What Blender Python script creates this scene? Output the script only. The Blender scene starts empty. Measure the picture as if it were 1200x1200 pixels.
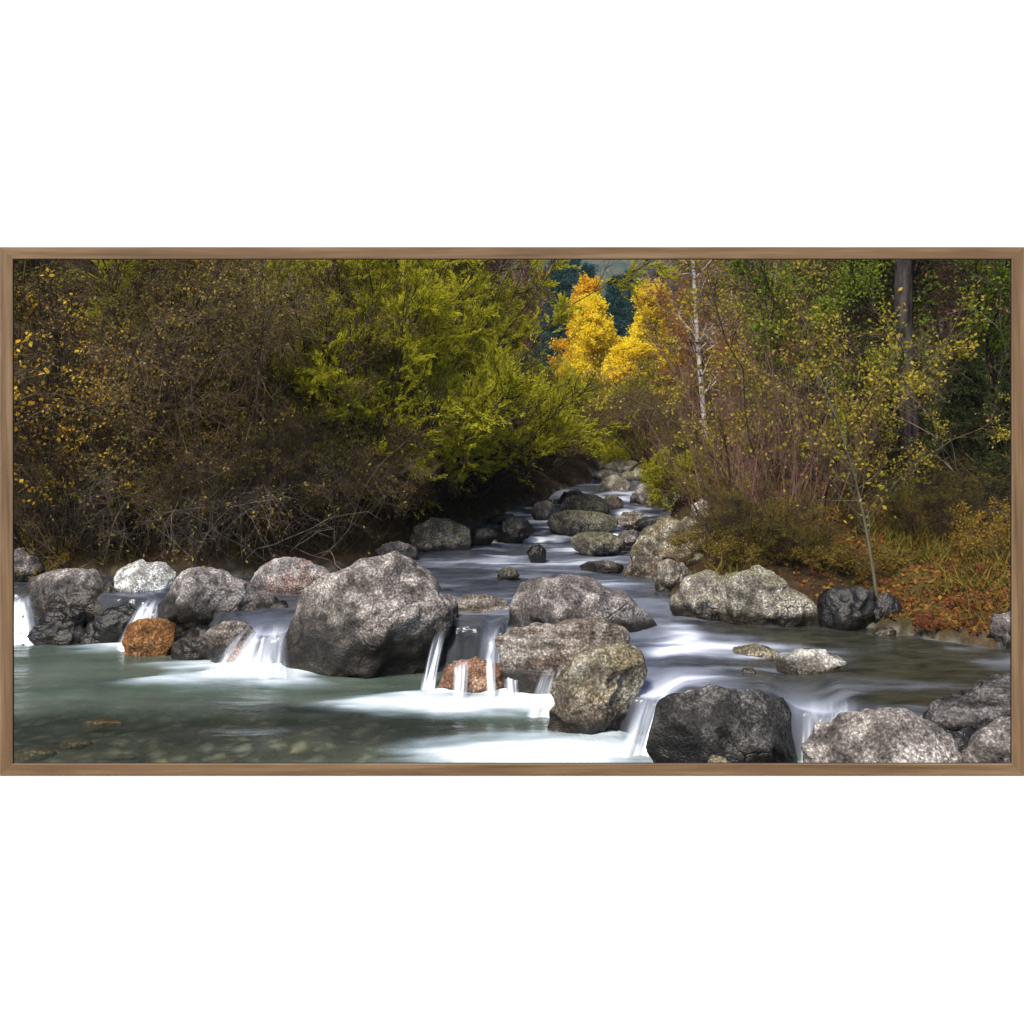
import bpy, bmesh, math
import numpy as np
from mathutils import Vector

SC = bpy.context.scene
COL = SC.collection
F = 1100.0          # focal length in photograph pixels (1200 wide)
YH = 470.0          # horizon row
H = 2.2             # camera height above the lower pool

def P(px, py, Y):
    """point at depth Y seen at photograph pixel (px,py)"""
    return np.array([(px-600.0)/F*Y, Y, H+(YH-py)/F*Y])
def X(px, Y): return (px-600.0)/F*Y

# ------------------------------------------------------------------ helpers
def tag(o, label=None, cat=None, group=None, kind=None):
    if label: o['label'] = label
    if cat: o['category'] = cat
    if group: o['group'] = group
    if kind: o['kind'] = kind
    return o
def link(o, parent=None):
    COL.objects.link(o)
    if parent: o.parent = parent
    return o
def empty(name, loc, rz=0.0, s=1.0):
    o = bpy.data.objects.new(name, None); link(o)
    o.empty_display_size = 0.2
    o.location = loc; o.rotation_euler = (0, 0, rz)
    o.scale = (s, s, s) if not hasattr(s, '__len__') else s
    return o
def mesh_np(name, verts, faces, mat=None, smooth=True):
    """faces: (n,k) int array, all of one size"""
    verts = np.asarray(verts, dtype=np.float32); faces = np.asarray(faces, dtype=np.int32)
    me = bpy.data.meshes.new(name)
    n, k = faces.shape
    me.vertices.add(len(verts)); me.vertices.foreach_set('co', verts.ravel())
    me.loops.add(n*k); me.loops.foreach_set('vertex_index', faces.ravel())
    me.polygons.add(n)
    me.polygons.foreach_set('loop_start', np.arange(0, n*k, k, dtype=np.int32))
    me.polygons.foreach_set('loop_total', np.full(n, k, dtype=np.int32))
    me.polygons.foreach_set('use_smooth', np.full(n, smooth, dtype=bool))
    me.update(calc_edges=True)
    if mat: me.materials.append(mat)
    return me
def attr(me, name, vals):
    a = me.attributes.new(name, 'FLOAT', 'POINT')
    a.data.foreach_set('value', np.asarray(vals, dtype=np.float32).ravel())
def obj(name, me, parent=None, loc=(0, 0, 0)):
    o = bpy.data.objects.new(name, me); link(o, parent); o.location = loc
    return o
def grid_faces(r, c):
    i = np.arange(r-1)[:, None]*c + np.arange(c-1)[None, :]
    i = i.ravel()
    return np.stack([i, i+1, i+c+1, i+c], 1)

# numpy value noise
def _h(ix, iy, iz, s):
    n = (ix*374761393 + iy*668265263 + iz*2147483647 + s*1274126177) & 0xffffffff
    n = ((n ^ (n >> 13))*1274126177) & 0xffffffff
    return ((n ^ (n >> 16)) & 0xffff)/65535.0
def vnoise(p, s=0):
    p = np.asarray(p, dtype=np.float64)
    i = np.floor(p).astype(np.int64); f = p-i; u = f*f*f*(f*(f*6-15)+10)
    r = 0
    for dx in (0, 1):
        wx = u[..., 0] if dx else 1-u[..., 0]
        for dy in (0, 1):
            wy = u[..., 1] if dy else 1-u[..., 1]
            for dz in (0, 1):
                wz = u[..., 2] if dz else 1-u[..., 2]
                r = r + wx*wy*wz*_h(i[..., 0]+dx, i[..., 1]+dy, i[..., 2]+dz, s)
    return r*2-1
def fbm(p, oct=4, s=0, gain=.5):
    r = 0; a = 1.0
    p = np.asarray(p, dtype=np.float64)
    for k in range(oct):
        r = r+a*vnoise(p*(2.03**k)+17.3*k, s+k); a *= gain
    return r
def sstep(a, b, x):
    t = np.clip((x-a)/(b-a), 0, 1); return t*t*(3-2*t)

# ------------------------------------------------------------------ node helpers
class NT:
    def __init__(s, name):
        s.m = bpy.data.materials.new(name); s.m.use_nodes = True
        s.t = s.m.node_tree; s.t.nodes.clear()
        s.out = s.t.nodes.new('ShaderNodeOutputMaterial')
    def n(s, typ, **kw):
        nd = s.t.nodes.new(typ)
        for k, v in kw.items():
            if k == 'ins':
                for kk, vv in v.items():
                    s.set(nd.inputs[kk], vv)
            else: setattr(nd, k, v)
        return nd
    def set(s, sock, v):
        if isinstance(v, bpy.types.NodeSocket): s.t.links.new(v, sock)
        elif isinstance(v, bpy.types.Node): s.t.links.new(v.outputs[0], sock)
        else:
            if hasattr(v, '__len__') and len(v) == 3 and sock.type == 'RGBA': v = (*v, 1)
            sock.default_value = v
    def coord(s, which='Object', scale=(1, 1, 1)):
        c = s.n('ShaderNodeTexCoord').outputs[which]
        m = s.n('ShaderNodeMapping'); s.set(m.inputs[0], c); m.inputs['Scale'].default_value = scale
        return m.outputs[0]
    def noise(s, vec, scale, detail=3, rough=.55, dist=0.0):
        nd = s.n('ShaderNodeTexNoise'); s.set(nd.inputs['Vector'], vec)
        nd.inputs['Scale'].default_value = scale; nd.inputs['Detail'].default_value = detail
        nd.inputs['Roughness'].default_value = rough; nd.inputs['Distortion'].default_value = dist
        return nd.outputs[0]
    def ramp(s, fac, stops, interp='LINEAR'):
        nd = s.n('ShaderNodeValToRGB'); s.set(nd.inputs[0], fac)
        cr = nd.color_ramp; cr.interpolation = interp
        while len(cr.elements) < len(stops): cr.elements.new(0.5)
        for e, (p, c) in zip(cr.elements, stops):
            e.position = p
            e.color = (c, c, c, 1) if not hasattr(c, '__len__') else (*c, 1)
        return nd.outputs[0]
    def mix(s, fac, a, b, mode='MIX'):
        nd = s.n('ShaderNodeMix', data_type='RGBA', blend_type=mode)
        s.set(nd.inputs[0], fac); s.set(nd.inputs[6], a); s.set(nd.inputs[7], b)
        return nd.outputs[2]
    def math(s, op, a, b=0.0, clamp=False):
        nd = s.n('ShaderNodeMath', operation=op, use_clamp=clamp)
        s.set(nd.inputs[0], a); s.set(nd.inputs[1], b)
        return nd.outputs[0]
    def bump(s, h, strength, dist):
        nd = s.n('ShaderNodeBump'); s.set(nd.inputs['Height'], h)
        nd.inputs['Strength'].default_value = strength; nd.inputs['Distance'].default_value = dist
        return nd.outputs[0]
    def principled(s, col, rough=.8, normal=None, spec=.3):
        nd = s.n('ShaderNodeBsdfPrincipled'); s.set(nd.inputs['Base Color'], col)
        s.set(nd.inputs['Roughness'], rough); s.set(nd.inputs['Specular IOR Level'], spec)
        if normal is not None: s.set(nd.inputs['Normal'], normal)
        return nd.outputs[0]
    def end(s, sh): s.t.links.new(sh, s.out.inputs[0]); return s.m
def mixsh(t, fac, a, b):
    nd = t.n('ShaderNodeMixShader'); t.set(nd.inputs[0], fac)
    t.t.links.new(a, nd.inputs[1]); t.t.links.new(b, nd.inputs[2]); return nd.outputs[0]

# ------------------------------------------------------------------ materials
def rock_mat(name, dark, mid, light, wet=0.10, level=0.0, moss=None, moss_amt=0.0, stain=None, stain_amt=0.0, lichen=.4, strata=False, fleck=1.0, cracks=.7):  # wet: height of the band mixing wetness with painted underside shade
    t = NT(name)
    k = (.86, .86, .86)
    dark, mid, light = [tuple(a*b for a, b in zip(c, k)) for c in (dark, mid, light)]
    v = t.coord('Object')
    if strata:
        v2 = t.coord('Object', (2.0, 2.0, 14.0))
        big = t.noise(v2, 1.2, 4, .6)
    else:
        big = t.noise(v, 3.2, 5, .62)
    fine = t.noise(v, 56.0*fleck, 2, .7)
    pit = t.noise(v, 11.0, 4, .75)
    col = t.ramp(big, [(.30, dark), (.47, mid), (.68, light)])
    sp = t.ramp(fine, [(.34, .28), (.43, .70), (.51, 1.0), (.57, 1.3), (.64, 2.6)])
    col = t.mix(t.ramp(t.noise(v, 2.6, 3, .6), [(.38, .6), (.6, 1.0)]), col, sp, 'MULTIPLY')
    col = t.mix(.65, col, t.ramp(pit, [(.34, .35), (.46, .95), (.60, 1.2)]), 'MULTIPLY')
    # pale crust lichen patches with dark pits
    lc = t.noise(v, 6.5, 6, .7)
    lm = t.ramp(lc, [(.50, 0.0), (.60, 1.0)])
    lm = t.math('MULTIPLY', lm, lichen)
    col = t.mix(lm, col, t.mix(.75, tuple(min(.72, c*1.35+.03) for c in light), sp, 'MULTIPLY'))
    vor = t.n('ShaderNodeTexVoronoi', feature='DISTANCE_TO_EDGE'); t.set(vor.inputs['Vector'], t.mix(.2, v, t.noise(v, 4, 5))); vor.inputs['Scale'].default_value = 1.5
    crack = t.ramp(vor.outputs[0], [(.0, .12), (.014, 1.0)])
    crm = t.noise(v, 1.7, 2)
    crack = t.mix(t.ramp(crm, [(.50, 0.0), (.60, cracks)]), (1, 1, 1), crack)
    col = t.mix(1.0, col, crack, 'MULTIPLY')
    if stain:
        sm = t.math('MULTIPLY', t.ramp(t.noise(v, 2.3, 4, .6), [(.46, 0.0), (.58, 1.0)]), stain_amt)
        col = t.mix(sm, col, t.mix(1.0, stain, sp, 'MULTIPLY'))
    geo = t.n('ShaderNodeNewGeometry')
    sep = t.n('ShaderNodeSeparateXYZ'); t.set(sep.inputs[0], geo.outputs['Position'])
    if moss:
        sn = t.n('ShaderNodeSeparateXYZ'); t.set(sn.inputs[0], geo.outputs['Normal'])
        mm = t.math('MULTIPLY', t.ramp(t.math('ADD', sn.outputs[2], t.math('MULTIPLY', t.noise(v, 5, 5, .65), 1.3)), [(.75, 0.0), (1.0, 1.0)]), moss_amt)
        mm = t.ramp(t.math('ADD', t.math('MULTIPLY', sn.outputs[2], .35), t.noise(v, 4, 5, .7)), [(.62, 0.0), (.78, moss_amt)])
        col = t.mix(mm, col, t.mix(1.0, moss, sp, 'MULTIPLY'))
    # wet band and algae above the waterline, deepened with painted underside shade
    wn = t.math('MULTIPLY', t.math('SUBTRACT', t.noise(v, 2.6, 4, .6), .5), .10+wet*.6)
    wz = t.math('SUBTRACT', t.math('ADD', sep.outputs[2], wn), level)
    if level == .35 and wet < .3: wz = t.math('SUBTRACT', wz, t.math('MULTIPLY', t.math('MAXIMUM', t.math('SUBTRACT', sep.outputs[1], 11.5), 0.0), .06))
    wm = t.n('ShaderNodeMapRange'); t.set(wm.inputs[0], wz)
    wm.inputs[1].default_value = wet*.6; wm.inputs[2].default_value = wet*1.35; wm.inputs[3].default_value = 1; wm.inputs[4].default_value = 0
    wet_shade_c = t.mix(1.0, col, (.10, .08, .055), 'MULTIPLY')
    col = t.mix(wm.outputs[0], col, wet_shade_c)
    rough = t.math('SUBTRACT', .88, t.math('MULTIPLY', wm.outputs[0], .45))
    hgt = t.math('ADD', t.math('MULTIPLY', fine, .55), t.math('ADD', t.math('MULTIPLY', big, 1.2), t.math('MULTIPLY', lc, .6)))
    hgt = t.math('ADD', hgt, t.math('MULTIPLY', crack, .8))
    hgt = t.math('ADD', hgt, t.math('MULTIPLY', pit, .9))
    nb = t.bump(hgt, .6, .024)
    return t.end(t.principled(col, rough, nb, t.math('ADD', .12, t.math('MULTIPLY', wm.outputs[0], .35))))

def leaf_mat(name, cols, trans=.35, var=.35, gloss=0.0):
    t = NT(name)
    geo = t.n('ShaderNodeNewGeometry')
    rnd = geo.outputs['Random Per Island']
    v = t.coord('Object')
    big = t.noise(v, 1.1, 3, .6)
    x = t.math('ADD', t.math('MULTIPLY', rnd, 1-var), t.math('MULTIPLY', t.math('SUBTRACT', t.math('MULTIPLY', big, 2.2), .6), var), True)
    n = len(cols)
    col = t.ramp(x, [(i/(n-1) if n > 1 else 0, c) for i, c in enumerate(cols)])
    d = t.n('ShaderNodeBsdfDiffuse', ins={'Color': col}).outputs[0]
    tr = t.n('ShaderNodeBsdfTranslucent', ins={'Color': col}).outputs[0]
    return t.end(mixsh(t, trans, d, tr))

def bark_mat(name, a, b, scale=9.0, stretch=.25, band=None):
    t = NT(name)
    v = t.coord('Object', (1, 1, stretch))
    nz = t.noise(v, scale, 5, .65)
    col = t.ramp(nz, [(.35, a), (.65, b)])
    if band:
        v2 = t.coord('Object', (1, 1, 6))
        bm = t.ramp(t.noise(v2, 3.0, 3, .6), [(.56, 0.0), (.62, 1.0)])
        col = t.mix(bm, col, band)
    return t.end(t.principled(col, .9, t.bump(nz, .6, .02), .05))

# --- setting materials
def ground_mat():
    t = NT('forest_floor')
    v = t.coord('Object')
    a = t.n('ShaderNodeAttribute', attribute_name='litter').outputs['Fac']
    bed = t.n('ShaderNodeAttribute', attribute_name='bed').outputs['Fac']
    far = t.n('ShaderNodeAttribute', attribute_name='far').outputs['Fac']
    nz = t.noise(v, 5.0, 6, .7); nf = t.noise(v, 38.0, 4, .7)
    soil = t.ramp(nz, [(.35, (.018, .012, .008)), (.52, (.04, .026, .015)), (.68, (.075, .05, .022))])
    leaf = t.ramp(nf, [(.33, (.025, .016, .009)), (.46, (.07, .036, .014)), (.56, (.14, .06, .018)), (.66, (.10, .08, .02))])
    leaf = t.mix(t.ramp(t.noise(v, 1.3, 4, .6), [(.45, 0.0), (.6, 1.0)]), leaf, t.ramp(nf, [(.35, (.03, .035, .01)), (.6, (.12, .12, .025))]))
    col = t.mix(a, soil, leaf)
    # stony bed
    vo = t.n('ShaderNodeTexVoronoi'); t.set(vo.inputs['Vector'], t.mix(.12, v, t.noise(v, 9, 3))); vo.inputs['Scale'].default_value = 8.5
    sep = t.n('ShaderNodeSeparateColor'); t.set(sep.inputs[0], vo.outputs['Color'])
    st = t.ramp(sep.outputs[0], [(0, (.18, .18, .135)), (.5, (.27, .26, .20)), (.8, (.34, .32, .25)), (1, (.42, .35, .20))])
    st = t.mix(1.0, st, t.ramp(vo.outputs['Distance'], [(.0, 1.0), (.55, .25)]), 'MULTIPLY')
    col = t.mix(bed, col, st)
    wood = t.ramp(t.noise(v, .35, 6, .75), [(.35, (.03, .05, .045)), (.5, (.06, .075, .06)), (.62, (.12, .08, .05))])
    col = t.mix(far, col, wood)
    h = t.math('ADD', t.math('MULTIPLY', nf, .4), nz)
    return t.end(t.principled(col, .95, t.bump(h, .8, .06), .1))

def water_lower_mat():
    t = NT('pool_water')
    foam = t.n('ShaderNodeAttribute', attribute_name='foam').outputs['Fac']
    v = t.coord('Object', (1.0, 3.2, 1.0))
    v2 = t.coord('Object', (1.0, 2.2, 1.0))
    rip = t.noise(v, 2.4, 4, .6)
    cl = t.noise(v2, .9, 4, .6)
    clear = t.n('ShaderNodeAttribute', attribute_name='clear').outputs['Fac']
    teal = t.ramp(cl, [(.35, (.048, .070, .054)), (.55, (.088, .114, .090)), (.7, (.135, .155, .122))])
    tp = t.n('ShaderNodeBsdfTransparent', ins={'Color': (.84, .89, .85)}).outputs[0]
    df = t.n('ShaderNodeBsdfDiffuse', ins={'Color': teal}).outputs[0]
    body = mixsh(t, t.math('SUBTRACT', .80, t.math('MULTIPLY', clear, .66)), tp, df)
    nb = t.bump(rip, .22, .06)
    gl = t.n('ShaderNodeBsdfGlossy', ins={'Color': (.9, .95, 1), 'Roughness': .25, 'Normal': nb}).outputs[0]
    fr = t.n('ShaderNodeFresnel', ins={'IOR': 1.22, 'Normal': nb}).outputs[0]
    sh = mixsh(t, fr, body, gl)
    st = t.noise(t.coord('Object', (1.0, 4.0, 1.0)), 5.0, 4, .6)
    fm = t.math('ADD', foam, t.math('MULTIPLY', t.math('SUBTRACT', st, .5), t.math('MULTIPLY', .9, t.math('MULTIPLY', foam, t.math('SUBTRACT', 1.25, foam)))), True)
    fc = t.ramp(fm, [(.0, (.34, .47, .55)), (.5, (.60, .71, .80)), (1.0, (.90, .92, .93))])
    fd = t.n('ShaderNodeBsdfDiffuse', ins={'Color': fc}).outputs[0]
    return t.end(mixsh(t, t.math('POWER', fm, 1.25), sh, fd))

def water_upper_mat():
    t = NT('stream_water')
    foam = t.n('ShaderNodeAttribute', attribute_name='foam').outputs['Fac']
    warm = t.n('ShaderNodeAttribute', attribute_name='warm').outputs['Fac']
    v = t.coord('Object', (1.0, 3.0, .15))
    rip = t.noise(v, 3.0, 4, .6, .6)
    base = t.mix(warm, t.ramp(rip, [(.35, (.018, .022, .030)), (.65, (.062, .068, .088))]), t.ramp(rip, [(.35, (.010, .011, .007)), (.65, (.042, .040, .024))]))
    nb = t.bump(rip, .35, .08)
    df = t.n('ShaderNodeBsdfDiffuse', ins={'Color': base}).outputs[0]
    gl = t.n('ShaderNodeBsdfGlossy', ins={'Color': (.9, .94, 1), 'Roughness': .22, 'Normal': nb}).outputs[0]
    fr = t.n('ShaderNodeFresnel', ins={'IOR': 1.33, 'Normal': nb}).outputs[0]
    sh = mixsh(t, fr, df, gl)
    fc = t.ramp(foam, [(.0, (.25, .28, .38)), (.45, (.52, .57, .70)), (.9, (.92, .93, .95))])  # bluish stops paint sky reflection together with thin foam
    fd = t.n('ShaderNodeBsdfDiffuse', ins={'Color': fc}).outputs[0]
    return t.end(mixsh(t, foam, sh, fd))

# ------------------------------------------------------------------ terrain profile
WEIR = [(-400, 9.3), (-100, 9.0), (30, 8.85), (170, 8.5), (290, 7.55), (420, 7.5), (530, 7.45), (600, 7.35), (640, 6.95), (700, 6.2), (750, 5.92), (850, 5.75), (960, 5.65), (1010, 5.5), (1200, 5.2), (1600, 5.0)]
WX = np.array([X(a, b) for a, b in WEIR]); WY = np.array([b for a, b in WEIR])
def weir(x): return np.interp(x, WX, WY)
STEPS = (12.0, 13.6, 15.3, 17.3)
def zw(y):
    y = np.asarray(y, dtype=float)
    z = .35+.02*np.maximum(0, np.minimum(y, 70)-10)
    for s in STEPS: z = z+.075*sstep(s, s+.55, y)
    return z
LEFT = [(-16, 11), (-7, 10.2), (-4.5, 9.95), (-3, 9.85), (-2, 10.2), (-1.5, 10.7), (-1.23, 11.3), (-.85, 12.2), (-.47, 13), (.27, 14.7), (.8, 15.9), (1.41, 17.3), (1.75, 19), (2.1, 22), (3.4, 35), (6.0, 60)]
RIGHT = [(6.6, 60), (4.0, 35), (2.7, 22), (2.25, 19), (2.35, 17.3), (2.45, 15.2), (2.4, 14), (1.9, 12), (1.55, 11), (1.4, 10.3), (1.55, 9.2), (1.53, 8.5), (1.84, 8.15), (2.68, 7.8), (3.07, 7.55), (3.4, 7.25), (3.75, 7.0), (4.3, 6.5), (5.5, 5.8), (9, 5)]
NEAR = [(9, 2.2), (-16, 2.2)]
POLY = np.array(LEFT+RIGHT+NEAR)
def polydist(x, y):
    q = np.stack([x, y], -1).reshape(-1, 2)
    a = POLY; b = np.roll(POLY, -1, 0)
    best = np.full(len(q), 1e9); inside = np.zeros(len(q), bool)
    for i in range(len(a)):
        ab = b[i]-a[i]; t = np.clip(((q-a[i])@ab)/(ab@ab), 0, 1)
        d = np.linalg.norm(q-(a[i]+t[:, None]*ab), axis=1); best = np.minimum(best, d)
        c = (a[i][1] > q[:, 1]) != (b[i][1] > q[:, 1])
        den = (b[i][1]-a[i][1]) or 1e-9
        inside ^= c & (q[:, 0] < (b[i][0]-a[i][0])*(q[:, 1]-a[i][1])/den+a[i][0])
    return best.reshape(x.shape), inside.reshape(x.shape)
def axis_x(y): return np.interp(y, [0, 5, 8, 11, 13, 15, 17, 19, 22, 35, 60, 400], [0, 0, 0, .2, 1.0, 1.5, 1.9, 2.0, 2.4, 3.7, 6.3, 40])
def ground_z(x, y, info=False):
    x = np.asarray(x, dtype=float); y = np.asarray(y, dtype=float)
    d, ins = polydist(x, y)
    upper = y > weir(x)+.45
    lev = np.where(upper, zw(y), 0.0)
    bed = lev-np.minimum(.34, .06+.6*d)
    left = x < axis_x(y)
    pn = np.stack([x, y, x*0], -1)
    hl = .08+.20*(1-np.exp(-d/.45))+.27*np.minimum(d, 40)+.06*np.maximum(0, np.minimum(d, 60)-14)
    hr = .05+.28*(1-np.exp(-d/.45))+.075*np.minimum(d, 6)+.24*np.maximum(0, np.minimum(d, 60)-4.5)
    bank = zw(y)+np.where(left, hl, hr)
    near = y < 3.2
    bank = np.where(near, .1+.25*(1-np.exp(-d/.3)), bank)
    mount = 58*sstep(90, 330, y)+7*fbm(pn/38, 4, 5)*sstep(90, 200, y)
    bank = bank+.10*fbm(pn*.9, 4, 2)*np.clip(d*2, 0, 1)+mount
    z = np.where(ins, bed+.03*fbm(pn*5, 3, 9), bank)
    if info: return z, d, ins, left
    return z
def gz(x, y): return float(ground_z(np.array([x]), np.array([y]))[0])

def build_ground():
    ys = np.concatenate([np.linspace(-4, 4.5, 20), 4.6+np.cumsum(np.geomspace(.05, 7.0, 250))])
    us = np.linspace(-1.15, 1.15, 300)
    Yg, U = np.meshgrid(ys, us, indexing='ij')
    Xg = U*(np.maximum(Yg, 0)+4)
    z, d, ins, left = ground_z(Xg, Yg, True)
    me = mesh_np('ground', np.stack([Xg, Yg, z], -1).reshape(-1, 3), grid_faces(len(ys), len(us)), ground_mat())
    pn = np.stack([Xg, Yg, Xg*0], -1)
    lit = np.where(left, .02+.12*sstep(.1, .5, fbm(pn*.6, 3, 4)), (.62+.25*sstep(-.2, .4, fbm(pn*.8, 3, 6)))*(.12+.88*sstep(2.4, 4.2, Xg)))*np.where(ins, 0, 1)
    attr(me, 'litter', np.clip(lit, 0, 1)); attr(me, 'bed', ins.astype(float)); attr(me, 'far', sstep(45, 80, Yg))
    tag(obj('ground', me), kind='structure')
build_ground()

# ------------------------------------------------------------------ water
GAPS = [(8, 46), (158, 188), (268, 332), (494, 520), (566, 580), (592, 606), (630, 655), (738, 796), (942, 1004)]
def ell(x, y, px, py, rx, ry, z=0.0, soft=1.0, tilt=0.0):
    """soft patch on the water around photograph pixel (px,py), radii in pixels on the water plane"""
    Y = F*(H-z)/(py-YH); cx = X(px, Y)
    wx = rx*Y/F; Y2 = F*(H-z)/max(py-YH-ry, 20); wy = abs(Y2-Y)
    dx = x-cx; dy = y-Y
    dx, dy = dx+tilt*dy, dy
    q = np.sqrt((dx/wx)**2+(dy/wy)**2)+.22*fbm(np.stack([x*2.2, y*6.0, x*0], -1), 3, 41)
    return 1-sstep(.75-.75*soft, 1.0+.5*soft, q)
def build_water():
    # lower pool
    xs = np.arange(-9, 9.01, .035)
    ts = np.concatenate([-np.geomspace(4.6, .02, 170), [.0, .1, .3, .5, .8]])
    Tg, Xg = np.meshgrid(ts, xs, indexing='ij')
    Yg = np.maximum(weir(Xg)+Tg, 2.2-.0*Xg+.001*Tg)
    pn = np.stack([Xg*1.2, Yg*3.6, Xg*0], -1)
    warp = .16*fbm(np.stack([Xg*1.3, Yg*3.0, Xg*0], -1), 4, 3)
    fx, fy = Xg+warp*1.2, Yg+warp*.45
    foam = 0*Xg
    for (px, py, rx, ry, s, a) in [(318, 784, 62, 15, .9, 1.0), (262, 785, 85, 12, .9, .85), (345, 797, 55, 8, 1, .75), (210, 783, 60, 6, 1, .5),
                                   (503, 812, 42, 8, 1, .9), (592, 818, 45, 9, 1, .9), (540, 824, 130, 15, .7, 1.0), (440, 826, 70, 9, 1, .7), (600, 828, 85, 12, .8, 1.0), (640, 822, 45, 10, 1, .8),
                                   (640, 882, 165, 20, .7, 1.0), (730, 872, 60, 24, .8, 1.0), (540, 886, 75, 10, 1, .75), (470, 893, 60, 6, 1, .3),
                                   (150, 758, 60, 6, 1, .9), (255, 792, 75, 12, 1, .9), (640, 826, 50, 9, 1, .9), (25, 745, 28, 8, .9, 1.0), (40, 752, 30, 4, 1, .4), (180, 750, 26, 5, 1, .6),
                                   (900, 893, 55, 4, 1, .8), (960, 895, 45, 8, 1, .8), (830, 892, 50, 4, 1, .5)]:
        foam = 1-(1-foam)*(1-a*ell(fx, fy, px, py, rx, ry, 0, s))
    st = .5+.5*fbm(pn*1.6, 3, 7)
    st2 = .5+.5*fbm(np.stack([(fx)*2.2, fy*6.5, Xg*0], -1), 2, 19)
    foam = np.clip(foam*(.50+.42*st+.34*st2), 0, 1)
    clear = np.clip(1.2*ell(fx, fy, 200, 876, 330, 52, 0, .8)+.8*ell(fx, fy, 400, 850, 140, 24, 0, 1)+.4*ell(fx, fy, 660, 850, 80, 10, 0, 1), 0, 1)
    z = .03*foam+.012*fbm(pn, 3, 1)
    me = mesh_np('pool', np.stack([Xg, Yg, z], -1).reshape(-1, 3), grid_faces(len(ts), len(xs)), water_lower_mat())
    attr(me, 'foam', foam); attr(me, 'clear', clear)
    tag(obj('pool_water', me), kind='structure')
    # upper stream with the drop over the weir
    xs = np.arange(-9, 9.01, .03)
    drop = np.linspace(1, 0, 16)[:-1]
    ts = np.concatenate([[0.0], np.cumsum(np.geomspace(.02, .22, 260))])
    gap = 0*xs
    for a, b in GAPS:
        Ya = np.interp((a+b)/2, [p for p, _ in WEIR], [q for _, q in WEIR])
        xa, xb = X(a, Ya), X(b, Ya); m = max((xb-xa)*.38, .05)
        gap = np.maximum(gap, sstep(xa-m, xa+m, xs)*(1-sstep(xb-m, xb+m, xs)))
    rows = []
    strand = fbm(np.stack([xs*13, xs*0, xs*0], -1), 3, 8)
    dists = .16+.05*strand
    W = weir(xs)+.34*sstep(-8, -6.5, xs)
    foams = []; warms = []
    for q in drop:                      # foot of the fall up to its lip
        yy = W-dists*np.sqrt(q)*1.0
        lip = .35-.11*gap
        zz = lip-(lip+.07)*q**1.25
        rows.append(np.stack([xs, yy+.02*strand*q, zz+0*xs], -1))
        sj = .5+.5*fbm(np.stack([xs*9, xs*0+q*.8, xs*0], -1), 3, 12)
        foams.append(np.clip(gap*.35*sj, 0, 1))
        warms.append(0*xs+.4)
    Tg, Xg = np.meshgrid(ts, xs, indexing='ij')
    Wb = np.broadcast_to(W, Xg.shape)
    Yg = Wb+Tg
    # smooth the lip line away from the weir
    k = sstep(0, 2.0, Tg); Yg = Yg*(1-k)+(7.2+Tg*1.02)*k
    Yg = np.maximum(Yg, Wb+Tg*.4)
    pn = np.stack([Xg*.9, Yg*2.6, Xg*0], -1)
    w = .25*fbm(np.stack([Xg*.8, Yg*1.6, Xg*0], -1), 4, 21)
    z = zw(Yg)+.018*fbm(np.stack([Xg*2.2, Yg*3.5, Xg*0], -1), 3, 22)*sstep(0, .5, Tg)-.11*np.broadcast_to(gap, Xg.shape)*np.exp(-(Tg/.28)**2)
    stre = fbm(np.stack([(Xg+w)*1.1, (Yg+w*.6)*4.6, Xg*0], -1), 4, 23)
    foam = .22*sstep(.05, .9, stre)  # streaks carry thin foam and painted sky reflection
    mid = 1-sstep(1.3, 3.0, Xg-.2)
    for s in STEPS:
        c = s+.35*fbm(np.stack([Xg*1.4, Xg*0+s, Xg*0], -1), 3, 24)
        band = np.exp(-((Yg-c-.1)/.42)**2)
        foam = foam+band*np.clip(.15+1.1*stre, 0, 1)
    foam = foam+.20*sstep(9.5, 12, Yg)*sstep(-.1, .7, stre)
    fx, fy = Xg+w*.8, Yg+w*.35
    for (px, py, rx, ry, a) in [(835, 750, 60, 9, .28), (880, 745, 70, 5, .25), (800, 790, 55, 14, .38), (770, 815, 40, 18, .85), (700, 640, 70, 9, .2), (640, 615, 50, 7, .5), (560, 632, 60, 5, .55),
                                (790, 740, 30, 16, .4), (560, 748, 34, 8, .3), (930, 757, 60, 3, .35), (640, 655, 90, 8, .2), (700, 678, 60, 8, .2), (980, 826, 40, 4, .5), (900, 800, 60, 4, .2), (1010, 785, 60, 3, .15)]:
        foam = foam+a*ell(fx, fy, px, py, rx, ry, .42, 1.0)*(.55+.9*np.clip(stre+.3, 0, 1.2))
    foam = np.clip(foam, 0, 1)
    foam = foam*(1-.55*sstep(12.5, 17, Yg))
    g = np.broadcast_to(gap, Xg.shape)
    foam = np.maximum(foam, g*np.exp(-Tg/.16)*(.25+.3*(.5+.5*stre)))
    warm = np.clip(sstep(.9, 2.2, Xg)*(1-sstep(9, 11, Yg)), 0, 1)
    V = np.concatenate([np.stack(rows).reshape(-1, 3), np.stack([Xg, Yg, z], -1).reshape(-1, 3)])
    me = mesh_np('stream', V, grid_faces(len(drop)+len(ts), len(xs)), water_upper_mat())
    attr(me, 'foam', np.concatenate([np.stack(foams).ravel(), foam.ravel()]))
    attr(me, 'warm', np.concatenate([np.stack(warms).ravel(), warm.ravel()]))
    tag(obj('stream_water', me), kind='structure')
    # falls between the boulders: fans of white strands from lip to foot
    t = NT('falling_water')
    fo = t.n('ShaderNodeAttribute', attribute_name='foam').outputs['Fac']
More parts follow.
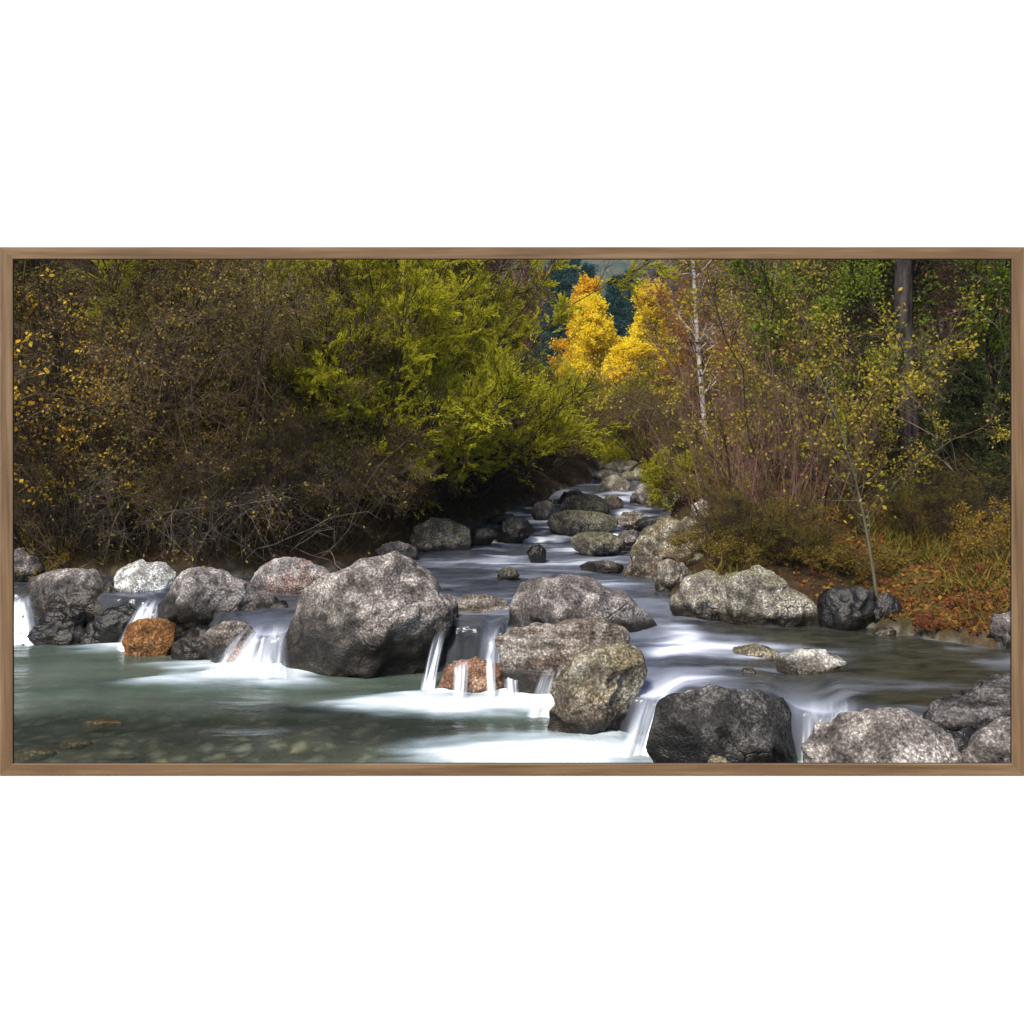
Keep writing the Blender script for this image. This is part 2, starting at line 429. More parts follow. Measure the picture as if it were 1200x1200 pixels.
    fc = t.ramp(fo, [(.0, (.50, .56, .68)), (.5, (.74, .80, .88)), (.9, (.94, .94, .95))])
    fd = t.n('ShaderNodeBsdfDiffuse', ins={'Color': fc}).outputs[0]
    gl = t.n('ShaderNodeBsdfGlossy', ins={'Color': (.9, .94, 1), 'Roughness': .3}).outputs[0]
    tp = t.n('ShaderNodeBsdfTransparent').outputs[0]
    fm = t.end(mixsh(t, fo, tp, mixsh(t, .12, fd, gl)))
    FALLS = [(532, 552, 7.02, 528, 548, 6.82, .26), (4, 46, 8.95, -8, 52, 8.45, .36), (172, 194, 8.75, 128, 186, 8.2, .36), (288, 340, 7.95, 228, 344, 7.40, .32), (512, 526, 7.65, 490, 510, 7.12, .34), (568, 581, 7.15, 570, 583, 6.85, .27),
             (588, 606, 7.2, 590, 610, 6.85, .28), (566, 616, 7.72, 556, 622, 7.4, .35), (640, 668, 6.75, 612, 658, 6.5, .30), (750, 806, 6.3, 716, 778, 5.72, .34), (790, 804, 6.0, 762, 778, 5.62, .30), (934, 1014, 5.9, 930, 1010, 5.5, .34)]
    for i, (a, b, Ya, c, d, Yb, zt) in enumerate(FALLS):
        n, k = 40, 60
        q = np.linspace(0, 1, n)[:, None]; u = np.linspace(0, 1, k)[None, :]
        e = q**1.15
        xl = X(a, Ya)*(1-u)+X(b, Ya)*u; xf = X(c, Yb)*(1-u)+X(d, Yb)*u
        rag = .08*fbm(np.stack([u*4+0*q, 0*u+0*q, 0*u+0*q+i*3.1], -1), 2, 5)
        x = xl*(1-e)+xf*e; y = Ya+(Yb-Ya)*np.clip(q+rag*q, 0, 1.1)**.8+.0*u
        sj = fbm(np.stack([u*np.hypot(xf[0, -1]-xf[0, 0], .1)*14+0*q, q*.7+0*u, 0*u+0*q+i*5.3], -1), 3, 60+i)
        z = zt+.012-(zt+.045)*q**1.7+.025*np.sin(np.pi*u)*q+.02*sj*q
        edge = sstep(0, .34, u)*(1-sstep(.66, 1, u))
        rg = .5+.5*fbm(np.stack([u*9+0*q, q*1.5+0*u, 0*u+0*q+i*2.3], -1), 3, 90+i)
        foam = (.45+.55*sstep(.2, .6, rg))*edge*np.clip(.30+.66*q+.60*sj, 0, 1)*sstep(-.02, .55, q)
        foam = np.maximum(foam, edge**.5*sstep(.7, 1.0, q)*.9)*(.8 if i == 11 else (.8 if i == 0 else 1))
        me = mesh_np('waterfall', np.stack([x+0*z, y+0*z, z], -1).reshape(-1, 3), grid_faces(n, k), fm)
        attr(me, 'foam', np.clip(foam, 0, 1))
        tag(obj('falling_water', me), kind='structure')
build_water()

# ------------------------------------------------------------------ rocks
_ico = {}
def ico(n):
    if n not in _ico:
        bm = bmesh.new(); bmesh.ops.create_icosphere(bm, subdivisions=n, radius=1.0)
        _ico[n] = (np.array([v.co[:] for v in bm.verts]), np.array([[v.index for v in f.verts] for f in bm.faces])); bm.free()
    return _ico[n]
def outline_radius(poly, n=360):
    """polar radius of a star-shaped polygon about its box centre"""
    c = (poly.max(0)+poly.min(0))/2
    q = poly-c; th = np.linspace(-np.pi, np.pi, n, endpoint=False)
    r = np.zeros(n)
    for k, a in enumerate(th):
        d = np.array([math.cos(a), math.sin(a)]); best = 0
        for i in range(len(q)):
            p0 = q[i]; e = q[(i+1) % len(q)]-p0
            den = d[0]*e[1]-d[1]*e[0]
            if abs(den) < 1e-9: continue
            s = (p0[0]*e[1]-p0[1]*e[0])/den; u = (p0[0]*d[1]-p0[1]*d[0])/den
            if s > 0 and -1e-6 <= u <= 1+1e-6: best = max(best, s)
        r[k] = best
    for _ in range(3): r = .5*r+.25*np.roll(r, 1)+.25*np.roll(r, -1)
    return c, th, r
MATS = {}
def rock(name, label, cat, outline, Yf, mat, depth=.8, group=None, seed=1, rough=1.0, cuts=8, sub=5, sink=22, box=.78, tilt=0.0, planes=None):
    """outline in photograph pixels at depth Yf(front)+half depth"""
    cuts = cuts+3
    pts = np.array(outline, dtype=float)
    wpx = pts[:, 0].max()-pts[:, 0].min()
    D = depth*wpx/2*Yf/F            # half depth in metres
    Yc = Yf+D*.85
    yb = pts[:, 1].max()
    low = pts[:, 1] > yb-.22*(yb-pts[:, 1].min())
    pts[low, 1] += sink
    sc = Yc/F
    poly = np.stack([(pts[:, 0]-600)*sc, H+(YH-pts[:, 1])*sc], 1)
    c, th, r = outline_radius(poly)
    v, f = ico(sub)
    d = np.sign(v)*np.abs(v)**box
    d = d/np.linalg.norm(d, axis=1)[:, None]
    t = np.arctan2(d[:, 2], d[:, 0]); rho = np.hypot(d[:, 0], d[:, 2])
    R = np.interp(t, np.append(th, np.pi), np.append(r, r[0]))
    m = r.mean(); k = sstep(.0, .75, rho); R = m+(R-m)*k
    p = np.stack([d[:, 0]*R, d[:, 1]*D, d[:, 2]*R], 1)
    rng = np.random.default_rng(seed)
    S = max(.05, m)
    for i in range(cuts):
        nrm = rng.normal(size=3)*.58; nrm[1] = -1.0; nrm[2] = abs(nrm[2])*1.25-.25
        nrm /= np.linalg.norm(nrm)
        s = p@nrm; lim = s.max()*rng.uniform(.66, .86)
        over = np.maximum(0, s-lim)
        p = p-nrm*(over*.86)[:, None]
    p[:, 1] *= np.where(p[:, 1] < 0, .55+.45*sstep(-.75, .15, p[:, 2]/m), 1)     # undercut towards the water
    n = p/np.maximum(np.linalg.norm(p/np.array([m, D, m]), axis=1), .3)[:, None]/np.array([m, D, m])
    n /= np.linalg.norm(n, axis=1)[:, None]
    q = p/S+seed*7.7
    dis = .075*fbm(q*1.3, 3, seed)+.075*(1-2*np.abs(fbm(q*1.9, 3, seed+50)))+.016*fbm(q*7, 3, seed+9)+.007*fbm(q*19, 2, seed+19)
    p = p+n*(dis*S*rough)[:, None]
    me = mesh_np(name, p, f, MATS[mat])
    o = obj(name, me, None, (c[0], Yc, c[1]))
    if tilt: o.rotation_euler = (0, tilt, 0)
    return tag(o, label, cat, group)

G0 = dict(dark=(.045, .038, .034), mid=(.135, .119, .108), light=(.33, .30, .275))
MATS['grey'] = rock_mat('speckled_grey_granite', wet=.44, **G0)
MATS['grey_up'] = rock_mat('grey_granite_upstream', wet=.12, level=.35, dark=(.04, .034, .032), mid=(.115, .10, .094), light=(.25, .23, .215))
MATS['grey_front'] = rock_mat('speckled_grey_granite_front', wet=.02, level=-.1, **G0)
MATS['pale'] = rock_mat('lichen_pale_granite', wet=.12, level=.15, dark=(.13, .125, .12), mid=(.34, .34, .33), light=(.56, .57, .55), lichen=.9)
MATS['pale_up'] = rock_mat('pale_granite_in_stream', wet=.07, level=.35, dark=(.17, .16, .14), mid=(.36, .34, .30), light=(.58, .56, .50), lichen=.8)
MATS['bank'] = rock_mat('pale_bank_granite', wet=.10, level=.35, dark=(.06, .053, .043), mid=(.18, .162, .135), light=(.36, .33, .285), moss=(.10, .10, .035), moss_amt=.5)  # pale granite with moss patches
MATS['left'] = rock_mat('left_bank_granite', wet=.28, level=.22, dark=(.055, .047, .046), mid=(.175, .153, .146), light=(.37, .345, .335))
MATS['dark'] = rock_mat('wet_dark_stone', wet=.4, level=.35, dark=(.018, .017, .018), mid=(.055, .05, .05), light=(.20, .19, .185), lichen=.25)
MATS['black'] = rock_mat('wet_black_boulder', wet=.33, level=.05, dark=(.012, .011, .012), mid=(.038, .035, .035), light=(.17, .162, .155), lichen=.12)
MATS['brown'] = rock_mat('brown_banded_stone', wet=.16, level=.05, dark=(.035, .028, .024), mid=(.105, .085, .07), light=(.29, .27, .245), stain=(.12, .075, .045), stain_amt=.3, strata=True)
MATS['mossbr'] = rock_mat('ochre_mossed_granite', wet=.14, level=.02, dark=(.035, .03, .024), mid=(.125, .108, .082), light=(.36, .34, .28), stain=(.14, .085, .045), stain_amt=.4, moss=(.10, .09, .02), moss_amt=.3)
MATS['orange'] = rock_mat('orange_algae_stone', wet=.0, level=.0, dark=(.05, .022, .010), mid=(.17, .078, .028), light=(.27, .14, .065), lichen=.05, cracks=.3)
MATS['rust'] = rock_mat('rust_brown_wet_stone', wet=.0, level=.0, dark=(.05, .03, .02), mid=(.18, .10, .064), light=(.38, .25, .175), lichen=.1, cracks=.3)
MATS['ridged'] = rock_mat('dark_ridged_stone', wet=.12, level=.0, dark=(.012, .011, .012), mid=(.034, .03, .031), light=(.17, .155, .15), lichen=.12, strata=True)
MATS['red'] = rock_mat('pale_stone_with_red_patch', wet=.2, level=.2, dark=(.10, .09, .085), mid=(.26, .24, .23), light=(.50, .49, .48), stain=(.15, .075, .055), stain_amt=.75)
MATS['moss'] = rock_mat('mossy_stream_stone', wet=.09, level=.35, dark=(.04, .04, .03), mid=(.09, .08, .065), light=(.19, .175, .145), moss=(.075, .075, .028), moss_amt=.55)
MATS['yellow'] = rock_mat('ochre_submerged_stone', wet=-.5, level=-2, dark=(.30, .21, .06), mid=(.58, .42, .12), light=(.70, .55, .22), lichen=.1)

BG = 'boulders damming the stream'
UG = 'rocks standing in the stream'
KG = 'rocks along the banks'
B = 'boulder'; R_ = 'rock'
ROCKS = [
 # the dam, left to right
 ('boulder', 'largest boulder, rounded speckled grey granite in the middle of the dam', B, [(322, 782), (323, 735), (330, 717), (352, 700), (384, 676), (412, 657), (438, 651), (466, 653), (490, 667), (510, 687), (526, 710), (531, 735), (524, 757), (512, 785), (498, 802), (445, 804), (385, 795), (345, 788)], 7.28, 'grey', .75, BG, 11, .8, 6, 6),
 ('boulder', 'sloping speckled boulder left of the largest one, above dark water gap', B, [(181, 730), (184, 708), (200, 688), (222, 668), (236, 663), (258, 670), (285, 684), (312, 698), (328, 712), (328, 735), (310, 744), (275, 742), (235, 736), (200, 734)], 8.1, 'left', .8, BG, 12, .8, 5, 6),
 ('boulder', 'long low grey boulder at far left, with black wet underside', B, [(20, 690), (30, 678), (60, 670), (82, 667), (115, 672), (134, 684), (150, 706), (146, 722), (110, 730), (60, 730), (34, 716)], 8.75, 'left', .7, BG, 13, .8, 5, 6),
 ('boulder', 'white lichen crusted boulder wedged behind the low grey one', B, [(134, 685), (142, 668), (158, 658), (182, 656), (198, 664), (207, 680), (200, 698), (180, 709), (155, 708), (140, 700)], 9.1, 'pale', .8, BG, 14, .9, 5, 5),
 ('boulder', 'pale flat topped boulder with a red brown patch, beside the largest boulder', B, [(290, 690), (300, 672), (318, 657), (340, 655), (372, 662), (388, 676), (380, 695), (350, 702), (310, 702)], 8.9, 'red', .8, BG, 15, .8, 5, 5),
 ('rock', 'grey rock under the yellow leaves at the left edge of the bank', R_, [(5, 668), (8, 648), (22, 640), (38, 648), (49, 664), (46, 674), (20, 680)], 9.6, 'grey_up', .8, KG, 16),
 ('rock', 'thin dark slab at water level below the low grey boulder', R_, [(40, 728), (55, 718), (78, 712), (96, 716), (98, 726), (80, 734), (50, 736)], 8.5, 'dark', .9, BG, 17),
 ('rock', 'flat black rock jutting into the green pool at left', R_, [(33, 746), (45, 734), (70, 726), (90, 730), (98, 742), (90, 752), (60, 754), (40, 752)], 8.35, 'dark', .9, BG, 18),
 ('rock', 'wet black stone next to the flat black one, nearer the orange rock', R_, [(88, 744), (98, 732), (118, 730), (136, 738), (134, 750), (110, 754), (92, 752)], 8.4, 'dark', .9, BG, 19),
 ('rock', 'orange algae covered rock in the small fall between left boulders', R_, [(143, 745), (145, 734), (160, 727), (185, 724), (204, 732), (204, 750), (190, 758), (160, 757), (147, 752)], 8.0, 'orange', .7, BG, 20, .5),
 ('rock', 'dark brown rock half hidden under the sloping speckled boulder', R_, [(200, 758), (215, 748), (245, 744), (266, 752), (262, 764), (235, 769), (208, 767)], 7.85, 'brown', .9, BG, 21),
 ('rock', 'small reddish rock left of the white fall beside the largest boulder', R_, [(258, 758), (266, 748), (282, 744), (296, 752), (292, 764), (272, 768)], 7.75, 'rust', .9, BG, 22),
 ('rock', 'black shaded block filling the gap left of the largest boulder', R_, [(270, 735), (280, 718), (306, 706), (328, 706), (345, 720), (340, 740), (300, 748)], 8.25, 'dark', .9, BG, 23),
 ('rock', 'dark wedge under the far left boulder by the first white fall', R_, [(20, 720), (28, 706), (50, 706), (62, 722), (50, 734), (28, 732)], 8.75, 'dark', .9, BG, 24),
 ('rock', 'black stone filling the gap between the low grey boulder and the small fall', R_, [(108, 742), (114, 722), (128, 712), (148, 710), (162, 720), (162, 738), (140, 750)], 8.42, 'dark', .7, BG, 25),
 ('rock', 'dark stone at the left of the white chute beside the largest boulder', R_, [(234, 754), (244, 738), (262, 729), (286, 730), (298, 742), (290, 758), (262, 764)], 7.72, 'brown', .8, BG, 94),
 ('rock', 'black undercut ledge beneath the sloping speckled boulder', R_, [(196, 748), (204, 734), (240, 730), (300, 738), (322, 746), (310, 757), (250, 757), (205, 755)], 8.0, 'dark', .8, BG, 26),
 ('rock', 'brown shoulder of stone against the right side of the largest boulder', R_, [(512, 735), (515, 705), (524, 694), (534, 702), (538, 725), (532, 745), (518, 748)], 7.95, 'grey_up', .9, BG, 27),
 ('rock', 'low russet rock bridging the gap behind the largest boulder', R_, [(528, 712), (540, 698), (562, 695), (590, 702), (602, 712), (590, 724), (555, 726), (534, 724)], 8.15, 'brown', .7, UG, 28),
 ('rock', 'rust coloured rounded rock with white strands of water running over it', R_, [(512, 808), (518, 786), (536, 773), (560, 770), (582, 776), (594, 795), (592, 812), (560, 818), (525, 816)], 6.98, 'rust', .7, BG, 29),
 ('boulder', 'broad brownish grey boulder, centre, second largest, standing behind the banded one', B, [(594, 735), (600, 705), (610, 686), (628, 679), (660, 680), (700, 685), (732, 697), (752, 714), (768, 734), (773, 744), (740, 750), (690, 748), (640, 744)], 7.35, 'grey_up', .8, BG, 30, .8, 6, 6),
 ('boulder', 'brown banded slab with rusty top, leaning on the ochre cleft boulder', B, [(578, 748), (600, 738), (640, 733), (680, 731), (706, 726), (728, 738), (737, 752), (732, 768), (695, 778), (655, 796), (615, 806), (596, 790), (586, 766)], 6.72, 'brown', .75, BG, 31, .9, 6, 6),
 ('boulder', 'ochre mossed boulder with a cleft, between the two front white falls', B, [(644, 842), (648, 812), (660, 787), (680, 768), (706, 759), (730, 758), (748, 766), (756, 788), (748, 812), (736, 836), (722, 856), (690, 858), (658, 852)], 6.02, 'mossbr', .85, BG, 32, 1.0, 6, 6),
 ('boulder', 'wet black boulder at the front edge, right of the front fall', B, [(758, 880), (764, 850), (772, 826), (790, 812), (830, 805), (872, 806), (905, 815), (930, 822), (944, 845), (946, 880), (930, 912), (850, 918), (780, 912)], 5.12, 'black', .55, BG, 33, .5, 6, 6),
 ('rock', 'small brown stone at the foot of the wet black boulder', R_, [(812, 962), (822, 912), (836, 888), (850, 889), (860, 914), (868, 962)], 4.92, 'mossbr', .9, BG, 34, .9, 4, 4),
 ('boulder', 'speckled rounded boulder at the front right, below the little fringe fall', B, [(944, 890), (946, 868), (958, 852), (985, 843), (1030, 837), (1066, 835), (1096, 846), (1114, 864), (1120, 888), (1108, 930), (1030, 940), (958, 930)], 4.72, 'grey_front', .75, BG, 35, .8, 6, 6),
 ('boulder', 'smooth grey boulder cut off by the lower right corner of the frame', B, [(1132, 895), (1142, 874), (1160, 856), (1186, 843), (1215, 846), (1236, 866), (1244, 920), (1190, 935), (1138, 925)], 4.6, 'grey_front', .8, BG, 36, .7, 4, 5),
 ('rock', 'black shaded stone in the hollow between the two front right boulders', R_, [(1100, 880), (1112, 858), (1140, 850), (1165, 862), (1170, 910), (1130, 925), (1104, 915)], 5.1, 'dark', .8, BG, 37),
 ('boulder', 'dark ridged boulder sloping up to the right edge, behind the two front right boulders', B, [(1082, 842), (1094, 828), (1124, 815), (1160, 805), (1192, 799), (1240, 797), (1262, 830), (1250, 868), (1190, 880), (1130, 884), (1096, 868)], 5.25, 'ridged', .5, BG, 93, 1.2, 6, 6),
 # right pool
 ('rock', 'whitish oval rock alone in the dark pool at right', R_, [(911, 782), (918, 769), (940, 763), (972, 765), (992, 776), (1005, 794), (985, 800), (945, 799), (918, 795)], 6.35, 'pale_up', .7, UG, 38, .8, 5, 5, 10),
 ('rock', 'low brown rock awash just left of the whitish oval rock', R_, [(852, 770), (862, 760), (885, 757), (910, 762), (922, 772), (905, 778), (870, 777)], 6.75, 'mossbr', .8, UG, 39, .9, 4, 5, 8),
 ('rock', 'tiny pale stone in front of the low brown awash rock', R_, [(866, 790), (872, 784), (882, 783), (888, 789), (882, 795), (870, 795)], 6.4, 'pale_up', .9, UG, 40, .8, 3, 4, 6),
 ('rock', 'very small light stone far out in the right hand pool', R_, [(1108, 780), (1114, 777), (1122, 777), (1126, 780), (1118, 783)], 6.6, 'pale_up', .9, UG, 41, .8, 3, 4, 4),
 # right bank
 ('boulder', 'long pale boulder sloping down to the water on the right bank', B, [(842, 715), (846, 690), (862, 672), (888, 664), (908, 672), (930, 690), (955, 706), (971, 722), (950, 731), (900, 731), (855, 727)], 7.65, 'bank', .7, KG, 42, .8, 5, 6),
 ('boulder', 'fissured mossy boulder at the water edge, left of the long pale boulder', B, [(784, 708), (792, 690), (806, 678), (830, 670), (852, 676), (862, 700), (858, 724), (830, 728), (800, 718)], 7.9, 'bank', .8, KG, 43, .9, 5, 5),
 ('rock', 'knobbly grey rock with a tuft of grass beneath it on right bank', R_, [(766, 680), (772, 662), (784, 656), (800, 660), (812, 674), (806, 690), (780, 692)], 9.0, 'bank', .9, KG, 44),
 ('boulder', 'big triangular grey brown rock leaning out of the right bank upstream', B, [(730, 660), (742, 645), (762, 621), (784, 608), (815, 608), (838, 622), (856, 650), (830, 668), (775, 665)], 9.5, 'mossbr', .9, KG, 45, 1.0, 6, 6),
 ('rock', 'brown earthy stone between triangular rock and long pale boulder', R_, [(800, 662), (815, 650), (840, 648), (860, 660), (862, 675), (830, 680), (805, 676)], 9.3, 'mossbr', .9, KG, 46),
 ('rock', 'dark purple grey rock under the thin sapling on the right bank', R_, [(956, 715), (962, 697), (982, 690), (1015, 691), (1034, 698), (1038, 716), (1012, 728), (970, 727)], 7.55, 'dark', .8, KG, 47),
 ('rock', 'second dark bank rock, right of the thin sapling', R_, [(1022, 714), (1028, 700), (1040, 695), (1054, 702), (1058, 716), (1044, 722), (1028, 722)], 7.6, 'dark', .8, KG, 48),
 ('rock', 'little whitish stone on the shore below the sapling', R_, [(1022, 742), (1030, 736), (1044, 735), (1052, 740), (1046, 746), (1030, 746)], 7.4, 'pale_up', .9, KG, 49, .8, 3, 4, 5),
 ('rock', 'grey rock at the right edge among red leaves', R_, [(1158, 745), (1162, 724), (1176, 712), (1200, 708), (1215, 725), (1215, 755), (1180, 764), (1162, 758)], 7.0, 'grey_up', .8, KG, 50),
 # mid stream
 ('rock', 'flat topped dark block in mid stream, nearest of the upstream blocks', R_, [(667, 636), (674, 626), (690, 623), (716, 624), (730, 630), (735, 640), (715, 645), (680, 643)], 10.9, 'moss', .7, UG, 51, .8, 5, 5, 8),
 ('rock', 'low flat stone awash below the dark block', R_, [(678, 664), (690, 658), (712, 657), (730, 662), (734, 668), (710, 672), (685, 670)], 10.0, 'grey_up', .7, UG, 52, .8, 4, 5, 6),
 ('rock', 'small black pointed stone trailing a ripple in mid stream', R_, [(617, 648), (624, 640), (632, 638), (640, 646), (640, 652), (622, 653)], 10.55, 'dark', .9, UG, 53, .9, 4, 4, 6),
 ('rock', 'little green mossy stone in calm water right of the largest boulder', R_, [(583, 674), (588, 667), (596, 664), (604, 668), (609, 675), (598, 679), (586, 678)], 9.6, 'moss', .9, UG, 54, .8, 4, 4, 6),
 ('rock', 'long mossy rock against the left bank upstream', R_, [(474, 630), (482, 616), (505, 609), (530, 611), (548, 622), (553, 633), (530, 638), (490, 637)], 11.2, 'moss', .8, KG, 55, 1.0, 5, 5),
 ('rock', 'flat grey stone tucked under the left bushes beside calm water', R_, [(432, 650), (445, 640), (468, 634), (486, 642), (490, 652), (465, 657), (440, 657)], 10.6, 'grey_up', .8, KG, 56),
 ('rock', 'wide grey rock with a white rapid at each side', R_, [(640, 616), (646, 603), (665, 598), (695, 599), (718, 606), (726, 616), (700, 622), (660, 621)], 12.1, 'moss', .7, UG, 57, .8, 5, 5, 8),
 ('rock', 'domed olive rock just above the wide grey rock', R_, [(655, 596), (662, 584), (680, 579), (700, 581), (712, 590), (713, 598), (690, 602), (665, 600)], 13.7, 'moss', .8, UG, 58, .8, 5, 5, 8),
 ('rock', 'dark round rock in the left rapids', R_, [(582, 624), (588, 612), (602, 606), (618, 610), (626, 622), (610, 629), (592, 629)], 11.9, 'dark', .8, UG, 59, .9, 4, 5, 8),
 ('rock', 'low black rock between the left bank and the rapids', R_, [(545, 628), (556, 619), (574, 618), (586, 626), (575, 632), (552, 633)], 11.6, 'dark', .8, UG, 60, .9, 4, 4, 6),
 ('rock', 'slim wet rock at the left edge of the rapids', R_, [(568, 610), (580, 603), (600, 602), (608, 609), (590, 613)], 12.9, 'dark', .8, UG, 61, .9, 4, 4, 6),
 ('rock', 'brown rock in the right rapids below the cascade', R_, [(722, 612), (730, 601), (748, 598), (762, 606), (764, 614), (740, 617)], 12.4, 'brown', .8, UG, 62, .9, 4, 4, 6),
 ('rock', 'long dark stone bar in front of the triangular rock', R_, [(742, 614), (756, 606), (780, 604), (796, 610), (790, 617), (760, 618)], 11.9, 'dark', .7, KG, 63, .9, 4, 4, 6),
 ('rock', 'pale streaked slab beside the distant cascade', R_, [(702, 574), (708, 560), (722, 556), (740, 566), (748, 578), (730, 584), (710, 582)], 15.6, 'bank', .8, KG, 64, 1.0, 6, 5),
 ('rock', 'topmost small rock at the head of the cascade', R_, [(694, 560), (700, 552), (714, 550), (728, 556), (730, 564), (712, 567)], 17.2, 'bank', .8, UG, 65, 1.0, 5, 4),
 ('rock', 'grey angular block on the right of the cascade', R_, [(738, 586), (744, 572), (762, 566), (776, 574), (780, 588), (762, 594), (744, 592)], 14.6, 'grey_up', .8, KG, 66, 1.0, 6, 5),
 ('rock', 'dark flat rock left of the cascade', R_, [(652, 588), (660, 577), (676, 574), (686, 582), (682, 590), (662, 592)], 14.6, 'dark', .8, UG, 67, 1.0, 4, 4, 8),
 ('rock', 'narrow brown rock in the middle of the cascade', R_, [(704, 594), (710, 582), (722, 580), (732, 588), (728, 597), (712, 598)], 14.0, 'mossbr', .8, UG, 68, 1.0, 4, 4, 8),
 ('rock', 'pale square stone under the olive bush on the right bank', R_, [(808, 604), (810, 590), (822, 585), (834, 590), (836, 604), (824, 609)], 11.8, 'pale_up', .9, KG, 69),
 ('rock', 'rounded stone half buried where left bushes meet the cascade', R_, [(622, 600), (628, 590), (642, 586), (652, 594), (648, 603), (630, 604)], 13.4, 'grey_up', .8, KG, 70, 1.0, 4, 4),
 ('boulder', 'grey boulder heaped on the right of the distant cascade, under the olive bush', B, [(752, 600), (756, 582), (775, 572), (796, 576), (806, 592), (800, 606), (770, 607)], 14.0, 'mossbr', .8, KG, 81, 1.0, 6, 5),
 ('boulder', 'brown boulder behind the pale streaked slab at the cascade', B, [(722, 572), (728, 556), (748, 548), (770, 554), (780, 570), (760, 578), (735, 578)], 17.0, 'bank', .8, KG, 82, 1.0, 6, 5),
 ('rock', 'low dark rock at the head of the stream, left of the topmost rock', R_, [(664, 568), (672, 558), (688, 555), (700, 562), (698, 572), (676, 573)], 17.4, 'dark', .8, KG, 83, 1.0, 4, 4),
 ('rock', 'grey rock in the stream just above the flat topped dark block', R_, [(722, 634), (728, 624), (742, 620), (752, 628), (748, 636), (732, 638)], 11.3, 'grey_up', .8, UG, 84, 1.0, 4, 4, 8),
 ('boulder', 'largest boulder of the heap closing the head of the stream', B, [(700, 566), (704, 548), (722, 539), (744, 541), (760, 553), (764, 568), (735, 572)], 18.2, 'bank', .8, KG, 85, 1.0, 6, 5),
 ('boulder', 'grey boulder of the heap at the head of the stream, furthest right', B, [(752, 572), (758, 556), (776, 548), (796, 556), (804, 574), (778, 580)], 16.6, 'grey_up', .8, KG, 86, 1.0, 6, 5),
 ('rock', 'dark rock of the heap at the head of the stream, furthest left', R_, [(668, 562), (674, 548), (690, 543), (704, 552), (704, 565), (684, 568)], 18.8, 'moss', .8, KG, 87, 1.0, 5, 4),
 # submerged
 ('submerged_stone', 'ochre stone under the clear pool at lower left, alone', 'stone', [(94, 851), (100, 845), (120, 843), (142, 846), (146, 851), (130, 856), (104, 856)], 6.38, 'yellow', .5, 'stones lying under the pool', 71, .7, 3, 4, 2),
 ('submerged_stone', 'ochre stone under the pool in the lower left corner', 'stone', [(10, 885), (18, 879), (40, 877), (64, 880), (68, 886), (40, 891), (16, 890)], 5.89, 'yellow', .5, 'stones lying under the pool', 72, .7, 3, 4, 2),
 ('submerged_stone', 'greenish yellow stone under the pool, between the two ochre ones', 'stone', [(64, 871), (75, 867), (96, 867), (112, 870), (100, 875), (72, 876)], 6.09, 'yellow', .5, 'stones lying under the pool', 73, .7, 3, 4, 2),
]
for r in ROCKS:
    rock(*r)

# ------------------------------------------------------------------ plants
UP = np.array([0, 0, 1.0])
def unit(a): return a/np.maximum(np.linalg.norm(a, axis=-1, keepdims=True), 1e-9)
def grow(rng, base, d, L, K, up=0.0, wander=.12, lean=None):
    n = len(base); pts = np.zeros((n, K, 3)); pts[:, 0] = base; d = unit(d.copy())
    seg = np.asarray(L)/(K-1)
    for k in range(1, K):
        d = d+UP*up+rng.normal(size=(n, 3))*wander
        if lean is not None: d = d+lean
        d = unit(d)
        pts[:, k] = pts[:, k-1]+d*np.reshape(seg, (-1, 1))
    return pts
def sprout(rng, pts, n, t0, t1, ang, L, K, up=0.0, wander=.15, taper=.6, lean=None, angj=.25):
    m, KK, _ = pts.shape
    idx = rng.integers(0, m, n); t = t0+(t1-t0)*rng.random(n)
    x = t*(KK-1); i = np.minimum(x.astype(int), KK-2); f = (x-i)[:, None]
    base = pts[idx, i]*(1-f)+pts[idx, i+1]*f
    tan = unit(pts[idx, i+1]-pts[idx, i])
    r = rng.normal(size=(n, 3)); side = unit(r-(r*tan).sum(1)[:, None]*tan)
    a = ang+rng.normal(size=n)*angj
    d = tan*np.cos(a)[:, None]+side*np.sin(a)[:, None]
    ln = L*(1-taper*t)*(.6+.7*rng.random(n))
    return grow(rng, base, d, ln, K, up, wander, lean), t
def tubes(sets):
    """sets: list of (pts, r0, r1, sides)"""
    V = []; Fc = []; off = 0
    for pts, r0, r1, s in sets:
        n, K, _ = pts.shape
        r0 = np.broadcast_to(np.reshape(r0, (-1, 1)) if np.ndim(r0) else r0, (n, 1)); r1 = np.broadcast_to(np.reshape(r1, (-1, 1)) if np.ndim(r1) else r1, (n, 1))
        tk = np.linspace(0, 1, K)[None, :]
        rad = r0*(1-tk)+r1*tk
        tan = unit(pts[:, -1]-pts[:, 0])
        ref = np.where(np.abs(tan[:, 2:3]) > .9, np.array([[1.0, 0, 0]]), np.array([[0, 0, 1.0]]))
        u = unit(np.cross(tan, ref)); w = np.cross(tan, u)
        a = np.arange(s)*2*np.pi/s
        ring = u[:, None, None, :]*np.cos(a)[None, None, :, None]+w[:, None, None, :]*np.sin(a)[None, None, :, None]
        v = pts[:, :, None, :]+ring*rad[:, :, None, None]
        V.append(v.reshape(-1, 3))
        i = np.arange(n)[:, None, None]*K*s; k = np.arange(K-1)[None, :, None]*s; j = np.arange(s)[None, None, :]
        j2 = (j+1) % s
        Fc.append((np.stack([i+k+j, i+k+j2, i+k+s+j2, i+k+s+j], -1)+off).reshape(-1, 4)); off += n*K*s
    return np.concatenate(V), np.concatenate(Fc)
